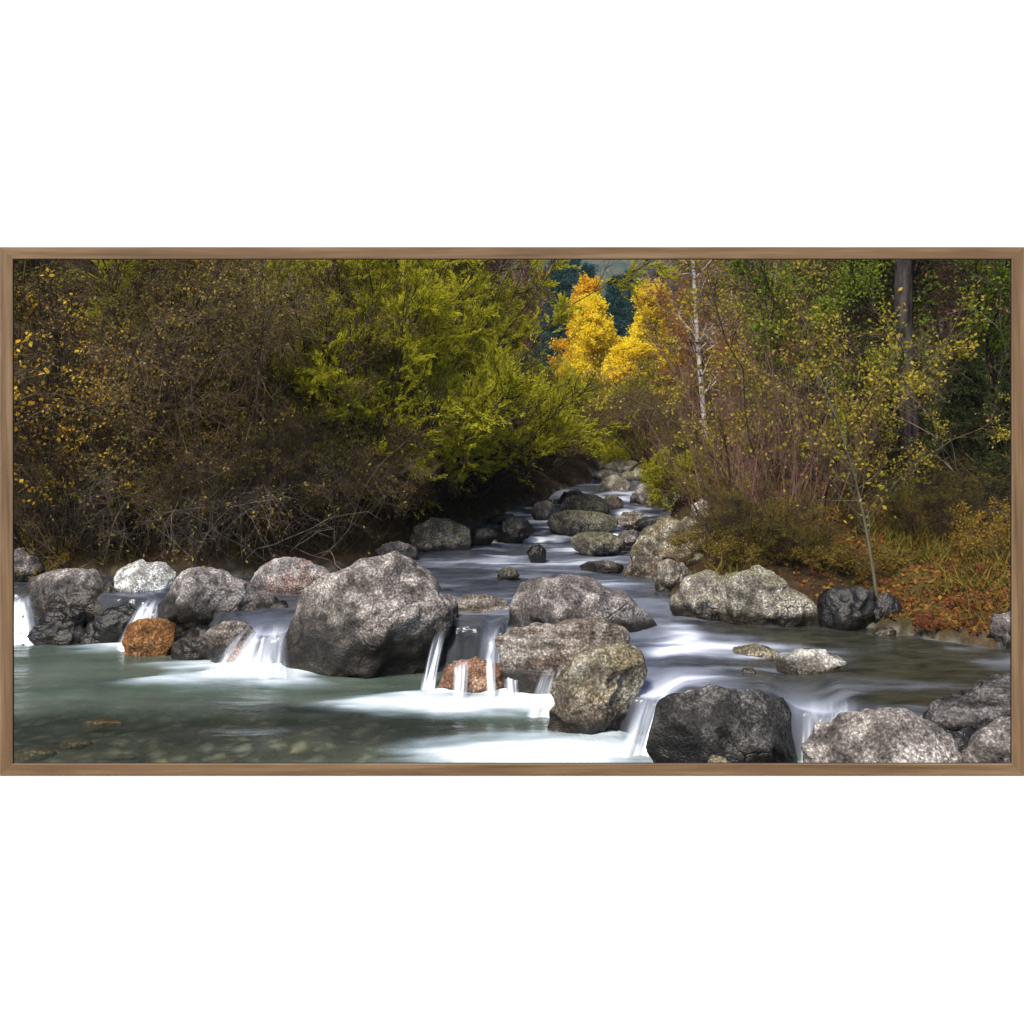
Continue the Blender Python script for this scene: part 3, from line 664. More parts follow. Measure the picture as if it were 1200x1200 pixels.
def leafquads(rng, pos, d, L, W, flat=0.0):
    n = len(pos); L = L*(.6+.8*rng.random(n))[:, None]; W = W*(.7+.6*rng.random(n))[:, None]
    d = unit(d); r = rng.normal(size=(n, 3)); r[:, 2] *= (1-flat)
    s = unit(np.cross(d, r+1e-6)); nn = np.cross(d, s)
    b = pos; tip = pos+d*L; mid = pos+d*L*.5+nn*L*.08
    V = np.stack([b, mid+s*W*.5, tip, mid-s*W*.5], 1).reshape(-1, 3)
    return V, np.arange(n*4).reshape(n, 4)
def along(rng, pts, n, t0=0.0, jit=0.0):
    m, K, _ = pts.shape
    idx = rng.integers(0, m, n); t = t0+(1-t0)*rng.random(n); x = t*(K-1); i = np.minimum(x.astype(int), K-2); f = (x-i)[:, None]
    p = pts[idx, i]*(1-f)+pts[idx, i+1]*f
    return p+rng.normal(size=(n, 3))*jit, unit(pts[idx, i+1]-pts[idx, i])

TPL = {}
def template(key, wood, leaves, wood_names=('branches', 'leaves')):
    TPL[key] = (wood, leaves, wood_names)
def plant(key, name, label, cat, x, y, s=1.0, rz=0.0, group=None, dz=0.0, sx=None):
    z = gz(x, y)-.04+dz
    e = empty(name, (x, y, z), rz, (s if sx is None else sx, s if sx is None else sx, s))
    wood, leaves, nm = TPL[key]
    if wood: obj(nm[0], wood, e)
    if leaves: obj(nm[1], leaves, e)
    return tag(e, label, cat, group)
def stems_from(rng, n, rb, spread):
    a = rng.random(n)*2*np.pi; r = np.sqrt(rng.random(n))
    base = np.stack([np.cos(a)*r*rb, np.sin(a)*r*rb, 0*a-.05], 1)
    d = np.stack([np.cos(a)*r*spread, np.sin(a)*r*spread, 1+0*a], 1)+rng.normal(size=(n, 3))*.12
    return base, d

bk_brown = bark_mat('brown_twig_bark', (.055, .04, .024), (.17, .122, .074))
bk_grey = bark_mat('pale_grey_twig_bark', (.065, .052, .04), (.19, .155, .122))
bk_dark = bark_mat('dark_twig_bark', (.022, .016, .012), (.07, .05, .037))
bk_purple = bark_mat('purple_brown_twig_bark', (.085, .045, .036), (.235, .135, .11))
bk_birch = bark_mat('white_birch_bark', (.42, .38, .35), (.72, .68, .62), 6, .6, band=(.10, .08, .07))
bk_pine = bark_mat('grey_furrowed_bark', (.012, .010, .011), (.085, .070, .068), 16, .18)
bk_green = bark_mat('greenish_sapling_bark', (.07, .065, .04), (.17, .16, .11))

lf_olive = leaf_mat('olive_brown_leaves', [(.06, .045, .016), (.13, .10, .022), (.22, .175, .032), (.21, .20, .035), (.42, .31, .055)], .4, .6)
lf_dull = leaf_mat('dull_brown_leaves', [(.05, .034, .02), (.19, .13, .05), (.31, .225, .06), (.25, .225, .045)], .35, .6)
lf_willow = leaf_mat('yellow_green_willow_leaves', [(.11, .125, .016), (.28, .285, .022), (.48, .46, .03), (.60, .56, .04), (.36, .36, .026)], .45, .5)
lf_willow2 = leaf_mat('olive_willow_leaves', [(.10, .105, .014), (.26, .25, .018), (.42, .39, .025), (.52, .45, .03)], .45, .5)
lf_yellow = leaf_mat('bright_yellow_leaves', [(.86, .60, .02), (.92, .72, .03), (.95, .80, .06), (.95, .83, .12)], .5, .4)
lf_amber = leaf_mat('amber_leaves', [(.62, .30, .02), (.82, .48, .025), (.90, .62, .04), (.66, .38, .05)], .4, .4)
lf_gold = leaf_mat('golden_round_leaves', [(.45, .20, .03), (.60, .34, .03), (.62, .45, .06), (.35, .13, .02)], .4)
lf_right = leaf_mat('yellow_green_birch_leaves', [(.07, .085, .014), (.18, .175, .024), (.36, .29, .035), (.50, .36, .06), (.10, .12, .02)], .4, .45)
lf_rgreen = leaf_mat('green_alder_leaves', [(.06, .10, .014), (.14, .21, .022), (.26, .31, .03), (.40, .38, .06)], .4, .45)
lf_orange = leaf_mat('orange_shrub_leaves', [(.16, .08, .018), (.26, .15, .025), (.34, .25, .04), (.10, .06, .018)], .4)
lf_red = leaf_mat('red_shrub_leaves', [(.11, .035, .022), (.20, .065, .038), (.27, .11, .05), (.08, .032, .02)], .35)
lf_con = leaf_mat('dark_teal_needles', [(.022, .07, .062), (.04, .11, .098), (.06, .14, .115)], .15)
lf_pine = leaf_mat('dark_green_needles', [(.022, .032, .014), (.045, .058, .022), (.08, .085, .03)], .15)
lf_rust = leaf_mat('rusty_sparse_leaves', [(.22, .10, .06), (.30, .14, .06), (.38, .22, .07), (.16, .08, .06)], .35)

lf_rusty = leaf_mat('rusty_orange_leaves', [(.20, .07, .03), (.32, .13, .035), (.42, .22, .05), (.16, .06, .04)], .4)

def bush(key, seed, stems=26, h=3.2, spread=.8, rb=.5, up=.02, wander=.12, n1=260, l1=1.1, n2=1500, l2=.5, n3=0, l3=.25, r=.016, nl=9000, lL=.05, lW=.03, droop=-.02, bark=None, leaf=None, ang=.7, lj=.02, spreadleaf=.8, flat=.3, lean=None, t0=.1, clump=None, cfreq=1.3):
    rng = np.random.default_rng(seed)
    b, d = stems_from(rng, stems, rb, spread)
    L = h*(.65+.5*rng.random(stems))
    p0 = grow(rng, b, d, L, 9, up, wander, lean)
    p1, t1 = sprout(rng, p0, n1, .25, 1, ang, l1, 6, droop, .16, .5)
    p2, t2 = sprout(rng, p1, n2, .15, 1, ang, l2, 5, droop, .2, .5)
    sets = [(p0, r*(.7+.6*rng.random(stems)), r*.25, 5), (p1, r*.42, r*.12, 3), (p2, r*.2, r*.08, 3)]
    src = p2
    if n3:
        p3, _ = sprout(rng, p2, n3, .1, 1, ang, l3, 4, droop, .22, .4); sets.append((p3, r*.13, r*.07, 3)); src = p3
    V, Fc = tubes(sets)
    wood = mesh_np(key+'_wood', V, Fc, bark)
    leaves = None
    if nl:
        pos, dr = along(rng, src, nl if clump is None else int(nl*1.7), t0, lj)
        if clump is not None:
            k = fbm(pos*np.array([1, 1, 1.5])*cfreq, 2, seed)+.12*rng.normal(size=len(pos)) > clump; pos = pos[k]; dr = dr[k]
        dr = dr+rng.normal(size=dr.shape)*spreadleaf
        LV, LF = leafquads(rng, pos, dr, lL, lW, flat)
        leaves = mesh_np(key+'_leaf', LV, LF, leaf, False)
    template(key, wood, leaves)

# bushes of the left bank
bush('twiggy', 1, bark=bk_brown, leaf=lf_dull, n1=280, n2=2300, n3=4200, l3=.3, nl=13000, lL=.034, lW=.021, clump=.05, h=3.3, spread=.6, r=.017, droop=-.035)
bush('twiggy2', 2, bark=bk_dark, leaf=lf_olive, n1=300, n2=2400, n3=4200, nl=20000, lL=.034, lW=.021, clump=.05, h=3.6, spread=.55, r=.018, wander=.1)
bush('bare', 3, stems=15, bark=bk_grey, leaf=lf_dull, n1=70, n2=360, n3=800, l1=.9, l2=.5, l3=.3, nl=500, lL=.04, lW=.02, h=2.1, spread=1.5, r=.0075, up=-.075, droop=-.09, wander=.2, ang=.8)
bush('olive', 4, bark=bk_brown, leaf=lf_olive, n1=320, n2=3000, nl=64000, lL=.038, lW=.023, clump=-.1, h=3.8, spread=.65, r=.02)
bush('goldshrub', 5, stems=12, bark=bk_dark, leaf=lf_gold, n1=70, n2=300, nl=2300, lL=.043, lW=.038, h=2.8, spread=.55, r=.009, flat=0)
# willows: long upswept sprays of narrow leaves
def willow(key, seed, h, spread, leaf, nl, n2=2600, lean=None):
    bush(key, seed, stems=30, h=h, spread=spread, rb=.5, bark=bk_dark, leaf=leaf, n1=420, l1=1.0, n2=n2, l2=.55, r=.02, nl=nl, lL=.058, lW=.0125, droop=.015, ang=.5, lj=.012, spreadleaf=.34, flat=.3, t0=0, lean=lean, clump=-.02, cfreq=1.5)
willow('willow', 11, 4.6, .40, lf_willow, 105000)
willow('willow_low', 12, 2.2, 1.0, lf_willow, 76000)
willow('willow_olive', 13, 4.0, .7, lf_willow2, 84000)
# right hand thickets
bush('rusty', 30, stems=6, h=4.4, spread=.16, rb=.3, bark=bk_purple, leaf=lf_rusty, n1=120, l1=.8, n2=900, l2=.4, r=.016, nl=5000, lL=.045, lW=.034, lj=.03, clump=.0)
bush('purple', 21, stems=18, h=4.5, spread=.26, bark=bk_purple, leaf=lf_rust, n1=240, l1=1.2, n2=1900, l2=.6, n3=3800, l3=.35, r=.020, nl=2600, lL=.06, lW=.04, ang=.6)
bush('leafy', 22, stems=5, h=4.8, spread=.14, rb=.25, bark=bk_brown, leaf=lf_right, n1=130, l1=.75, n2=1100, l2=.4, r=.016, nl=3400, lL=.038, lW=.029, clump=.05, flat=.2, lj=.03)
bush('leafygreen', 23, stems=5, h=4.6, spread=.22, rb=.3, bark=bk_dark, leaf=lf_rgreen, n1=170, l1=1.0, n2=1500, l2=.5, r=.02, nl=13000, lL=.046, lW=.034, clump=-.05, flat=.2, lj=.03)
bush('goldsap', 24, stems=5, h=2.6, spread=.28, rb=.2, bark=bk_brown, leaf=lf_right, n1=70, l1=.6, n2=420, l2=.3, r=.012, nl=3300, lL=.032, lW=.025, flat=.2, clump=.0, cfreq=2, lj=.03)
bush('orangeshrub', 25, stems=16, h=1.0, spread=.7, rb=.3, bark=bk_brown, leaf=lf_orange, n1=120, l1=.4, n2=700, l2=.22, r=.008, nl=3000, lL=.04, lW=.026, lj=.02, clump=-.1, cfreq=3)
bush('redshrub', 26, stems=18, h=.24, spread=1.6, rb=.2, bark=bk_brown, leaf=lf_red, n1=110, l1=.2, n2=500, l2=.12, r=.005, nl=2600, lL=.045, lW=.022, lj=.01)
lf_under = leaf_mat('undergrowth_leaves', [(.05, .045, .014), (.12, .10, .022), (.21, .16, .03), (.27, .16, .035), (.09, .10, .02)], .35)
bush('undergrowth', 31, stems=22, h=.9, spread=1.1, rb=.5, bark=bk_brown, leaf=lf_under, n1=160, l1=.4, n2=900, l2=.28, r=.009, nl=4200, lL=.06, lW=.03, lj=.03, clump=.0, cfreq=3)
bush('greenshrub', 27, stems=20, h=.9, spread=.9, rb=.4, bark=bk_dark, leaf=lf_willow2, n1=160, l1=.4, n2=900, l2=.25, r=.009, nl=14000, lL=.05, lW=.02, lj=.02)
bush('stems', 29, stems=14, bark=bk_purple, leaf=lf_right, n1=80, n2=420, l1=.5, l2=.3, r=.009, h=1.9, spread=.3, rb=.35, nl=120, lL=.04, lW=.03, wander=.08)
bush('bare_side', 28, stems=9, h=2.4, spread=.9, rb=.2, bark=bk_grey, leaf=lf_rust, n1=46, l1=.9, n2=200, l2=.4, n3=300, r=.013, nl=160, up=-.01, wander=.2)

def broadtree(key, seed, h, r, leaf, bark, nl, lL, lW, n1=90, l1=1.7, n2=900, l2=.7, cone=.6, ang=.85, t0=.12, up=.03, lean=None, sides=8, wander=.03, lj=.06, topr=.3, trunk_pts=12):
    rng = np.random.default_rng(seed)
    p0 = grow(rng, np.array([[0, 0, -.1]]), np.array([[0, 0, 1.0]]), [h], trunk_pts, .02, wander, lean)
    p1, _ = sprout(rng, p0, n1, t0, 1, ang, l1, 7, up, .1, cone)
    p2, _ = sprout(rng, p1, n2, .15, 1, .7, l2, 5, up, .18, .5)
    V, Fc = tubes([(p0, r, r*topr, sides), (p1, r*.28, r*.06, 4), (p2, r*.08, r*.03, 3)])
    wood = mesh_np(key+'_trunk', V, Fc, bark)
    leaves = None
    if nl:
        pos, dr = along(rng, p2, nl, 0, lj); dr = dr+rng.normal(size=dr.shape)*.8
        LV, LF = leafquads(rng, pos, dr, lL, lW, .2); leaves = mesh_np(key+'_crown', LV, LF, leaf, False)
    template(key, wood, leaves, ('trunk', 'crown'))
broadtree('yellowtree', 31, 6.2, .09, lf_yellow, bk_brown, 76000, .10, .075, n1=130, l1=2.6, n2=2400, cone=.78, t0=.08)
broadtree('ambertree', 32, 6.6, .09, lf_amber, bk_brown, 30000, .10, .075, n1=120, l1=2.3, n2=1300, cone=.85, t0=.05)
broadtree('birch', 33, 6.5, .047, lf_rust, bk_birch, 900, .06, .045, n1=46, l1=1.1, n2=300, l2=.5, cone=.5, t0=.2, lean=np.array([-.012, 0, 0]), topr=.5)
broadtree('thinbirch', 34, 5.5, .03, lf_right, bk_birch, 2200, .06, .045, n1=60, l1=.9, n2=450, l2=.45, cone=.5, t0=.2, wander=.05, topr=.4)
broadtree('pine', 35, 8.0, .15, lf_pine, bk_pine, 20000, .16, .02, n1=60, l1=1.9, n2=900, l2=.6, cone=.2, t0=.55, sides=14, topr=.8)
broadtree('sapling', 36, 2.4, .017, lf_right, bk_green, 220, .042, .032, n1=30, l1=.55, n2=120, l2=.25, cone=.4, t0=.32, wander=.05, lean=np.array([-.03, 0, 0]), topr=.4)
broadtree('slimtrunk', 37, 6.0, .06, lf_dull, bk_pine, 2500, .05, .03, n1=60, l1=1.3, n2=600, l2=.5, cone=.3, t0=.3, wander=.04, topr=.5)
broadtree('pinkbare', 38, 6.5, .07, lf_rust, bk_purple, 3500, .07, .05, n1=120, l1=1.9, n2=2200, l2=.8, cone=.6, t0=.15, ang=.6)

def conifer(key, seed, h, rbase, leaf, nl, lL, lW):
    rng = np.random.default_rng(seed)
    p0 = grow(rng, np.array([[0, 0, -.1]]), np.array([[0, 0, 1.0]]), [h], 10, .05, .01)
    p1, _ = sprout(rng, p0, 190, .06, .98, 1.45, rbase, 6, -.035, .05, .93, angj=.1)
    p2, _ = sprout(rng, p1, 1900, .15, 1, .8, rbase*.3, 4, -.03, .08, .5)
    V, Fc = tubes([(p0, h*.014, h*.002, 7), (p1, h*.003, h*.0008, 3), (p2, h*.001, h*.0005, 3)])
    wood = mesh_np(key+'_trunk', V, Fc, bk_dark)
    pos, dr = along(rng, np.concatenate([p2]), nl, 0, .03); dr = dr+rng.normal(size=dr.shape)*.5
    LV, LF = leafquads(rng, pos, dr, lL, lW, .2)
    template(key, wood, mesh_np(key+'_crown', LV, LF, leaf, False), ('trunk', 'crown'))
conifer('spruce', 41, 13, 2.8, lf_con, 34000, .30, .06)
conifer('darkspruce', 42, 4.0, 1.3, lf_pine, 34000, .10, .018)

GL = 'bare and olive bushes on the left bank'; GW = 'willow bushes on the left bank'
GR = 'thin leafy trees on the right bank'; GP = 'purple brown thicket behind the right bank'; GC = 'dark conifers up the valley'
def at(px, Y): return X(px, Y), Y
def put(key, name, label, cat, px, Y, s=1.0, rz=0.0, group=None, dz=0, sx=None):
    x, y = at(px, Y); return plant(key, name, label, cat, x, y, s, rz, group, dz, sx)

# left bank, front row
put('twiggy', 'bush', 'tangled leafless brown bush at the left edge, behind golden leaved shrub', 'bush', 20, 10.7, 1.05, .3, GL)
put('twiggy2', 'bush', 'dense dark bush above the white lichen boulder', 'bush', 120, 10.9, 1.0, 1.7, GL)
put('twiggy', 'bush', 'brown tangle of twigs above the sloping speckled boulder', 'bush', 225, 10.7, 1.0, 2.9, GL)
put('twiggy2', 'bush', 'dark twiggy bush behind the pale boulder with red patch', 'bush', 305, 11.3, .8, 4.1, GL)
put('twiggy', 'bush', 'low brown brushwood directly above the largest boulder', 'bush', 415, 11.7, .5, 5.2, GL)
put('bare', 'bare_shrub', 'bleached bare shrub drooping over the boulders, left of the sloping one', 'shrub', 120, 10.15, .95, .5, GL)
put('bare', 'bare_shrub', 'bleached bare shrub with twigs hanging beside the sloping boulder', 'shrub', 255, 10.1, 1.0, 2.1, GL)
put('bare', 'bare_shrub', 'bleached bare shrub reaching towards the willows, over the largest boulder', 'shrub', 345, 10.35, .9, 1.2, GL)
put('goldshrub', 'golden_shrub', 'shrub with scattered round golden leaves along the left edge', 'shrub', 45, 10.35, 1.1, .0, GL)
put('goldshrub', 'golden_shrub', 'second golden leaved shrub, just right of the one along the left edge', 'shrub', 60, 10.5, 1.0, 1.3, GL)
put('goldshrub', 'golden_shrub', 'sparse shrub with few orange leaves in front of the brown tangle', 'shrub', 215, 10.9, .72, 2.0, GL)
put('orangeshrub', 'yellow_shrub', 'small yellow leaved shrub over the grey rock at the left edge', 'shrub', 38, 9.95, .55, .7)
for px, Y, s, rz, k, lb in [(75, 10.25, .42, .4, 'twiggy', 'low brown brush on the bank edge above the long low boulder'), (165, 10.2, .40, 1.4, 'twiggy2', 'low dark brush on the bank edge right above the white lichen boulder'),
                            (250, 10.15, .42, 2.4, 'twiggy', 'low brown brush on the bank edge behind the sloping boulder'), (315, 10.3, .42, 3.4, 'twiggy2', 'low dark brush on the bank edge behind the red patched boulder'),
                            (385, 10.7, .42, 4.4, 'twiggy', 'low brown brush on the bank edge left of the largest boulder top'), (455, 11.7, .40, 5.4, 'twiggy', 'low brown brush at the waterline above the flat grey stone')]:
    put(k, 'bush', lb, 'bush', px, Y, s, rz, GL)
# left bank, behind
for px, Y, s, rz, k, lb in [(-40, 14, 1.2, .2, 'olive', 'tall olive brown bush at the far left, behind the others'), (70, 14.5, 1.25, 1.1, 'twiggy2', 'tall dark bush behind the golden leaved shrub'),
                            (170, 15, 1.3, 2.3, 'olive', 'tall olive bush top left, behind the dark front bush'), (270, 15.5, 1.3, 3.4, 'twiggy', 'tall brown leafless bush behind slim grey trunks'),
                            (355, 15.5, 1.3, 4.4, 'olive', 'tall olive yellow bush left of the willows'), (20, 18.5, 1.55, 5.1, 'twiggy', 'rear brown bush on the slope at top left corner'),
                            (130, 19, 1.6, 6.0, 'olive', 'rear olive bush high on the left slope'), (240, 19.5, 1.6, .9, 'twiggy2', 'rear dark bush high on the slope between the trunks'),
                            (340, 20, 1.6, 1.9, 'twiggy', 'rear brown bush on the slope left of the tall willow'), (440, 20.5, 1.5, 2.7, 'olive', 'rear olive bush on the slope behind the tall willow'),
                            (-120, 13, 1.2, 3.0, 'twiggy', 'brown bush just beyond the left side of the frame'), (-140, 18, 1.5, 4.0, 'olive', 'olive bush beyond the frame high on the left')]:
    put(k, 'bush', lb, 'bush', px, Y, s, rz, GL)
put('slimtrunk', 'slim_tree', 'slim grey trunk rising through the bushes, left one of the pair', 'tree', 292, 13.4, .95, .4, 'slim grey trunks in the left bushes')
put('slimtrunk', 'slim_tree', 'slim grey trunk rising through the bushes, right one of the pair', 'tree', 322, 13.8, 1.05, 2.4, 'slim grey trunks in the left bushes')
# willows
put('willow', 'willow', 'tallest bright yellow green willow reaching the top of the picture', 'willow', 510, 15.4, .98, .4, GW)
put('willow', 'willow', 'bright willow left of the tallest one, with twigs showing through', 'willow', 450, 12.9, .84, 1.9, GW)
put('willow_olive', 'willow', 'dull olive willow nearest the slim grey trunks', 'willow', 385, 12.9, .80, 3.1, GW)
put('willow_low', 'willow', 'rounded willow on the right shoulder of the tallest one', 'willow', 566, 17.2, .85, .8, GW)
put('willow_low', 'willow', 'low willow leaning over the rapids, last towards the yellow trees', 'willow', 640, 18.6, .64, 2.2, GW)
put('willow_low', 'willow', 'green willow spray low over the water above the mossy bank rock', 'willow', 462, 12.4, .72, 3.9, GW)
put('willow_low', 'willow', 'spreading willow in front of the tallest one, half way down', 'willow', 535, 13.6, .95, 5.0, GW)
put('willow_low', 'willow', 'low bright willow spray hanging nearest the rapids, left of the mossy bank rock', 'willow', 440, 11.8, .6, 1.1, GW)
put('willow', 'willow', 'bright willow furthest left, standing among brown twigs', 'willow', 395, 11.9, .76, 4.4, GW)
put('willow_low', 'willow', 'low bright willow spray left of the spreading one, above brown brush', 'willow', 470, 12.2, .95, 2.7, GW, .25)
put('willow_olive', 'willow', 'olive willow top touching the frame left of the tallest one', 'willow', 400, 16.5, 1.15, 2.6, GW)
put('willow_olive', 'willow', 'shaded olive willow at the rapids, under the rounded one', 'willow', 575, 15.4, .40, 1.0, GW, 0, .5)
put('twiggy2', 'bush', 'dark brown brush under the willows along the left rapids', 'bush', 560, 14.2, .42, .9, GL, 0, .7)
put('twiggy2', 'bush', 'dark brown brush under the willow spray by the mossy bank rock', 'bush', 490, 12.8, .38, 2.2, GL, 0, .7)
put('twiggy', 'bush', 'brown brush where the left bank meets the distant cascade', 'bush', 628, 16.6, .4, 3.3, GL, 0, .7)
# valley
GY = 'yellow autumn trees at the head of the stream'
put('ambertree', 'autumn_tree', 'amber tree with thin top, left of the bright yellow ones', 'tree', 676, 33, .72, .3, GY)
put('yellowtree', 'autumn_tree', 'narrow bright yellow tree between the amber tree and the tall yellow one', 'tree', 703, 30, .66, 1.2, GY, 0, .6)
put('yellowtree', 'autumn_tree', 'tall bright yellow tree, roundest and rightmost of the yellow ones', 'tree', 762, 31, .70, 2.5, GY)
put('yellowtree', 'autumn_tree', 'low yellow tree filling the foot of the yellow stand', 'tree', 728, 28, .46, 4.0, GY, 0, .8)
put('ambertree', 'autumn_tree', 'rusty orange tree between the yellow stand and the white birch', 'tree', 812, 31, .45, 2.0, GY)
put('pinkbare', 'bare_tree', 'pinkish bare tree above the willows at the top of the picture', 'tree', 612, 34, 1.15, .5, 'pinkish bare trees up the valley')
put('pinkbare', 'bare_tree', 'pinkish bare tree partly behind the tallest willow', 'tree', 590, 31, 1.0, 2.5, 'pinkish bare trees up the valley')
put('greenshrub', 'olive_shrub', 'olive shrub below the yellow trees beside the far bank', 'shrub', 735, 22, 2.0, .2)
put('greenshrub', 'olive_shrub', 'olive shrub left of the cascade under the yellow trees', 'shrub', 700, 22, 1.5, 1.9)
put('greenshrub', 'olive_shrub', 'olive brown shrub closing the head of the stream above the topmost rock', 'shrub', 722, 20.2, .8, 3.0)
put('twiggy', 'bush', 'grey brown brush right behind the cascade', 'bush', 765, 18.5, .5, 1.0, None, 0, .7)
put('twiggy', 'bush', 'grey brown brush between the olive shrub and the white birch', 'bush', 790, 20.0, .55, 2.8, None, 0, .7)
for px, Y, s, lb in [(655, 52, .95, 'dark teal conifer left of the amber tree'), (690, 58, 1.02, 'dark teal conifer rising above the amber tree'), (718, 54, .95, 'dark teal conifer between amber and yellow trees'),
                     (742, 60, 1.0, 'dark teal conifer above the tall yellow tree'), (775, 56, .95, 'dark teal conifer right of the tall yellow tree'), (640, 66, .9, 'distant conifer by the blue hillside, leftmost'),
                     (800, 62, 1.1, 'dark conifer behind the white birch'), (835, 58, 1.1, 'dark conifer in the purple thicket right of the birch'), (670, 75, 1.0, 'faint far conifer under the blue hillside')]:
    put('spruce', 'conifer', lb, 'conifer', px, Y, s*.66, px*.37, GC)
# right bank
put('birch', 'birch_tree', 'white birch trunk, thickest pale stem, leaning slightly left', 'birch', 829, 16.0, 1.0, 0).rotation_euler = (0, math.radians(-4), 0)
for px, Y, s, rz, lb in [(868, 16.8, .9, .5, 'thin pale birch stem just right of the white birch'), (905, 15, .95, 1.6, 'thin pale birch stem above the long pale boulder'), (935, 17.5, 1.0, 2.6, 'thin pale birch stem further back among yellow green leaves'), (858, 19, 1.0, 3.6, 'thinnest far birch stem behind the white birch')]:
    put('thinbirch', 'birch_sapling', lb, 'birch', px, Y, s, rz, GR)
for px, Y, s, rz, lb in [(868, 24, 1.2, .2, 'purple brown thicket showing through just right of the white birch'), (885, 22, 1.15, 1.2, 'purple brown thicket around the thin pale birch stems'), (905, 23, 1.2, 2.2, 'purple brown thicket above the long pale boulder'), (955, 21, 1.2, 3.3, 'purple brown thicket behind the green leaved trees'),
                         (1010, 20, 1.25, 4.3, 'purple brown thicket left of the big dark trunk'), (1080, 19.5, 1.25, 5.3, 'purple brown thicket behind the big dark trunk'), (1150, 18.5, 1.2, .7, 'purple brown thicket right of the big dark trunk'), (1230, 18, 1.25, 1.7, 'purple brown thicket beyond the right side of the frame'),
                         (850, 29, 1.2, 2.7, 'far purple brown thicket beside the yellow trees'), (875, 28, 1.4, 3.9, 'far purple brown thicket behind the birch stems'), (980, 27, 1.7, 4.9, 'rear purple brown thicket high on the right slope'), (1100, 26, 1.7, 5.6, 'rear purple brown thicket at the top right')]:
    put('purple', 'bare_thicket', lb, 'thicket', px, Y, s, rz, GP)
for px, Y, s, rz, k, lb in [(1000, 11.4, .78, 4.9, 'leafygreen', 'green leaved tree in the middle of the right bank, nearest of the green ones'), (1140, 12.0, .95, .4, 'leafygreen', 'green leaved tree just right of the thick dark trunk'), (892, 13.6, .62, .3, 'leafy', 'yellow leaved young tree beside the birch stems'), (915, 12.6, .85, 1.4, 'leafy', 'yellow green tree above the long pale boulder'), (965, 13.5, 1.0, 2.4, 'leafygreen', 'green leaved tree left of the big dark trunk'),
                            (1015, 14.6, .9, 3.5, 'leafygreen', 'green leaved tree next to the big dark trunk'), (940, 16.5, 1.15, 4.4, 'leafy', 'taller yellow green tree at the top, right of the birches'), (1000, 16, 1.2, 5.5, 'leafygreen', 'taller green tree behind, touching the top of the picture'),
                            (1170, 14.5, .95, .9, 'leafygreen', 'dark leaved tree at the right edge of the picture'), (1230, 12.5, 1.0, 2.0, 'leafygreen', 'leafy tree beyond the right side of the frame'), (890, 18, 1.1, 2.9, 'leafy', 'yellow leaved tree at the top beside the white birch')]:
    put(k, 'leafy_tree', lb, 'tree', px, Y, s, rz, GR)
put('goldsap', 'yellow_sapling', 'yellow leaved sapling in front of the purple thicket', 'sapling', 908, 10.6, 1.1, .3, GR)
put('goldsap', 'yellow_sapling', 'slender yellow leaved sapling above the pale boulder top', 'sapling', 930, 10.0, 1.2, 1.8, GR)
put('goldsap', 'yellow_sapling', 'short leafy sapling behind the thin green trunk', 'sapling', 990, 9.6, .8, 3.0, GR)
put('sapling', 'thin_tree', 'thin greenish trunk standing between the two dark bank rocks', 'tree', 1030, 7.75, .9, .2)
for px, Y, s, rz, lb in [(850, 15.5, .8, .4, 'thin reddish orange leaved tree just right of the white birch'), (900, 14.2, .78, 1.9, 'thin reddish orange leaved tree above the long pale boulder'), (835, 20, 1.0, 3.1, 'thin reddish orange tree behind the white birch, further up')]:
    put('rusty', 'leafy_tree', lb, 'tree', px, Y, s, rz, 'reddish orange trees on the right bank')
put('pine', 'pine_tree', 'thick dark furrowed trunk at upper right, largest trunk in view', 'tree', 1070, 11.8, .8, 0)
put('slimtrunk', 'slim_tree', 'dark slim trunk just left of the thick furrowed one', 'tree', 1050, 13, 1.0, 1.0)
put('darkspruce', 'spruce', 'dark low spruce at the right, below the thick trunk', 'spruce', 1125, 11.0, .52, .3, 'dark spruces on the right bank')
put('darkspruce', 'spruce', 'dark spruce at the right edge, nearest the frame', 'spruce', 1195, 10.4, .5, 1.5, 'dark spruces on the right bank')
put('darkspruce', 'spruce', 'dark spruce behind the thin green trunk', 'spruce', 1062, 12.4, .5, 2.5, 'dark spruces on the right bank')
put('bare_side', 'bare_shrub', 'pale bare branches arching right of the thick dark trunk', 'shrub', 1120, 12.3, 1.25, .6)
put('bare_side', 'bare_shrub', 'bleached bare branches at the right edge above the spruce', 'shrub', 1185, 10.4, 1.05, 2.6)
for px, Y, s, rz, lb in [(890, 9.3, .8, .3, 'thin bare brown stems over the long pale boulder'), (930, 9.2, .8, 1.6, 'thin bare brown stems left of the dark bank rocks'), (860, 10.4, .9, 2.6, 'thin bare brown stems above the fissured boulder'), (905, 10.6, 1.2, 3.3, 'taller brown stems behind the slender yellow sapling'), (960, 10.2, 1.15, 4.2, 'tall brown stems behind the dark bank rocks'), (845, 12.0, 1.1, .9, 'tall brown stems between the white birch and the triangular rock')]:
    put('stems', 'bare_shrub', lb, 'shrub', px, Y, s, rz, 'bare stems on the right bank')
for px, Y, s, rz, lb in [(890, 8.9, .17, .4, 'low olive brown brush behind the long pale boulder crest'), (925, 8.6, .15, 1.9, 'low olive brown brush at the tail of the long pale boulder'), (858, 9.5, .18, 3.0, 'low olive brown brush over the fissured boulder'),
                         (1085, 9.4, .18, 4.1, 'low olive brush on the orange bank below the spruces'), (1135, 9.8, .22, 5.0, 'low olive brush on the bank in front of the spruce at right')]:
    put('twiggy2', 'brush', lb, 'brush', px, Y, s, rz, 'low brush on the right bank', 0, s*1.5)
GO = 'orange undergrowth shrubs on the right bank'
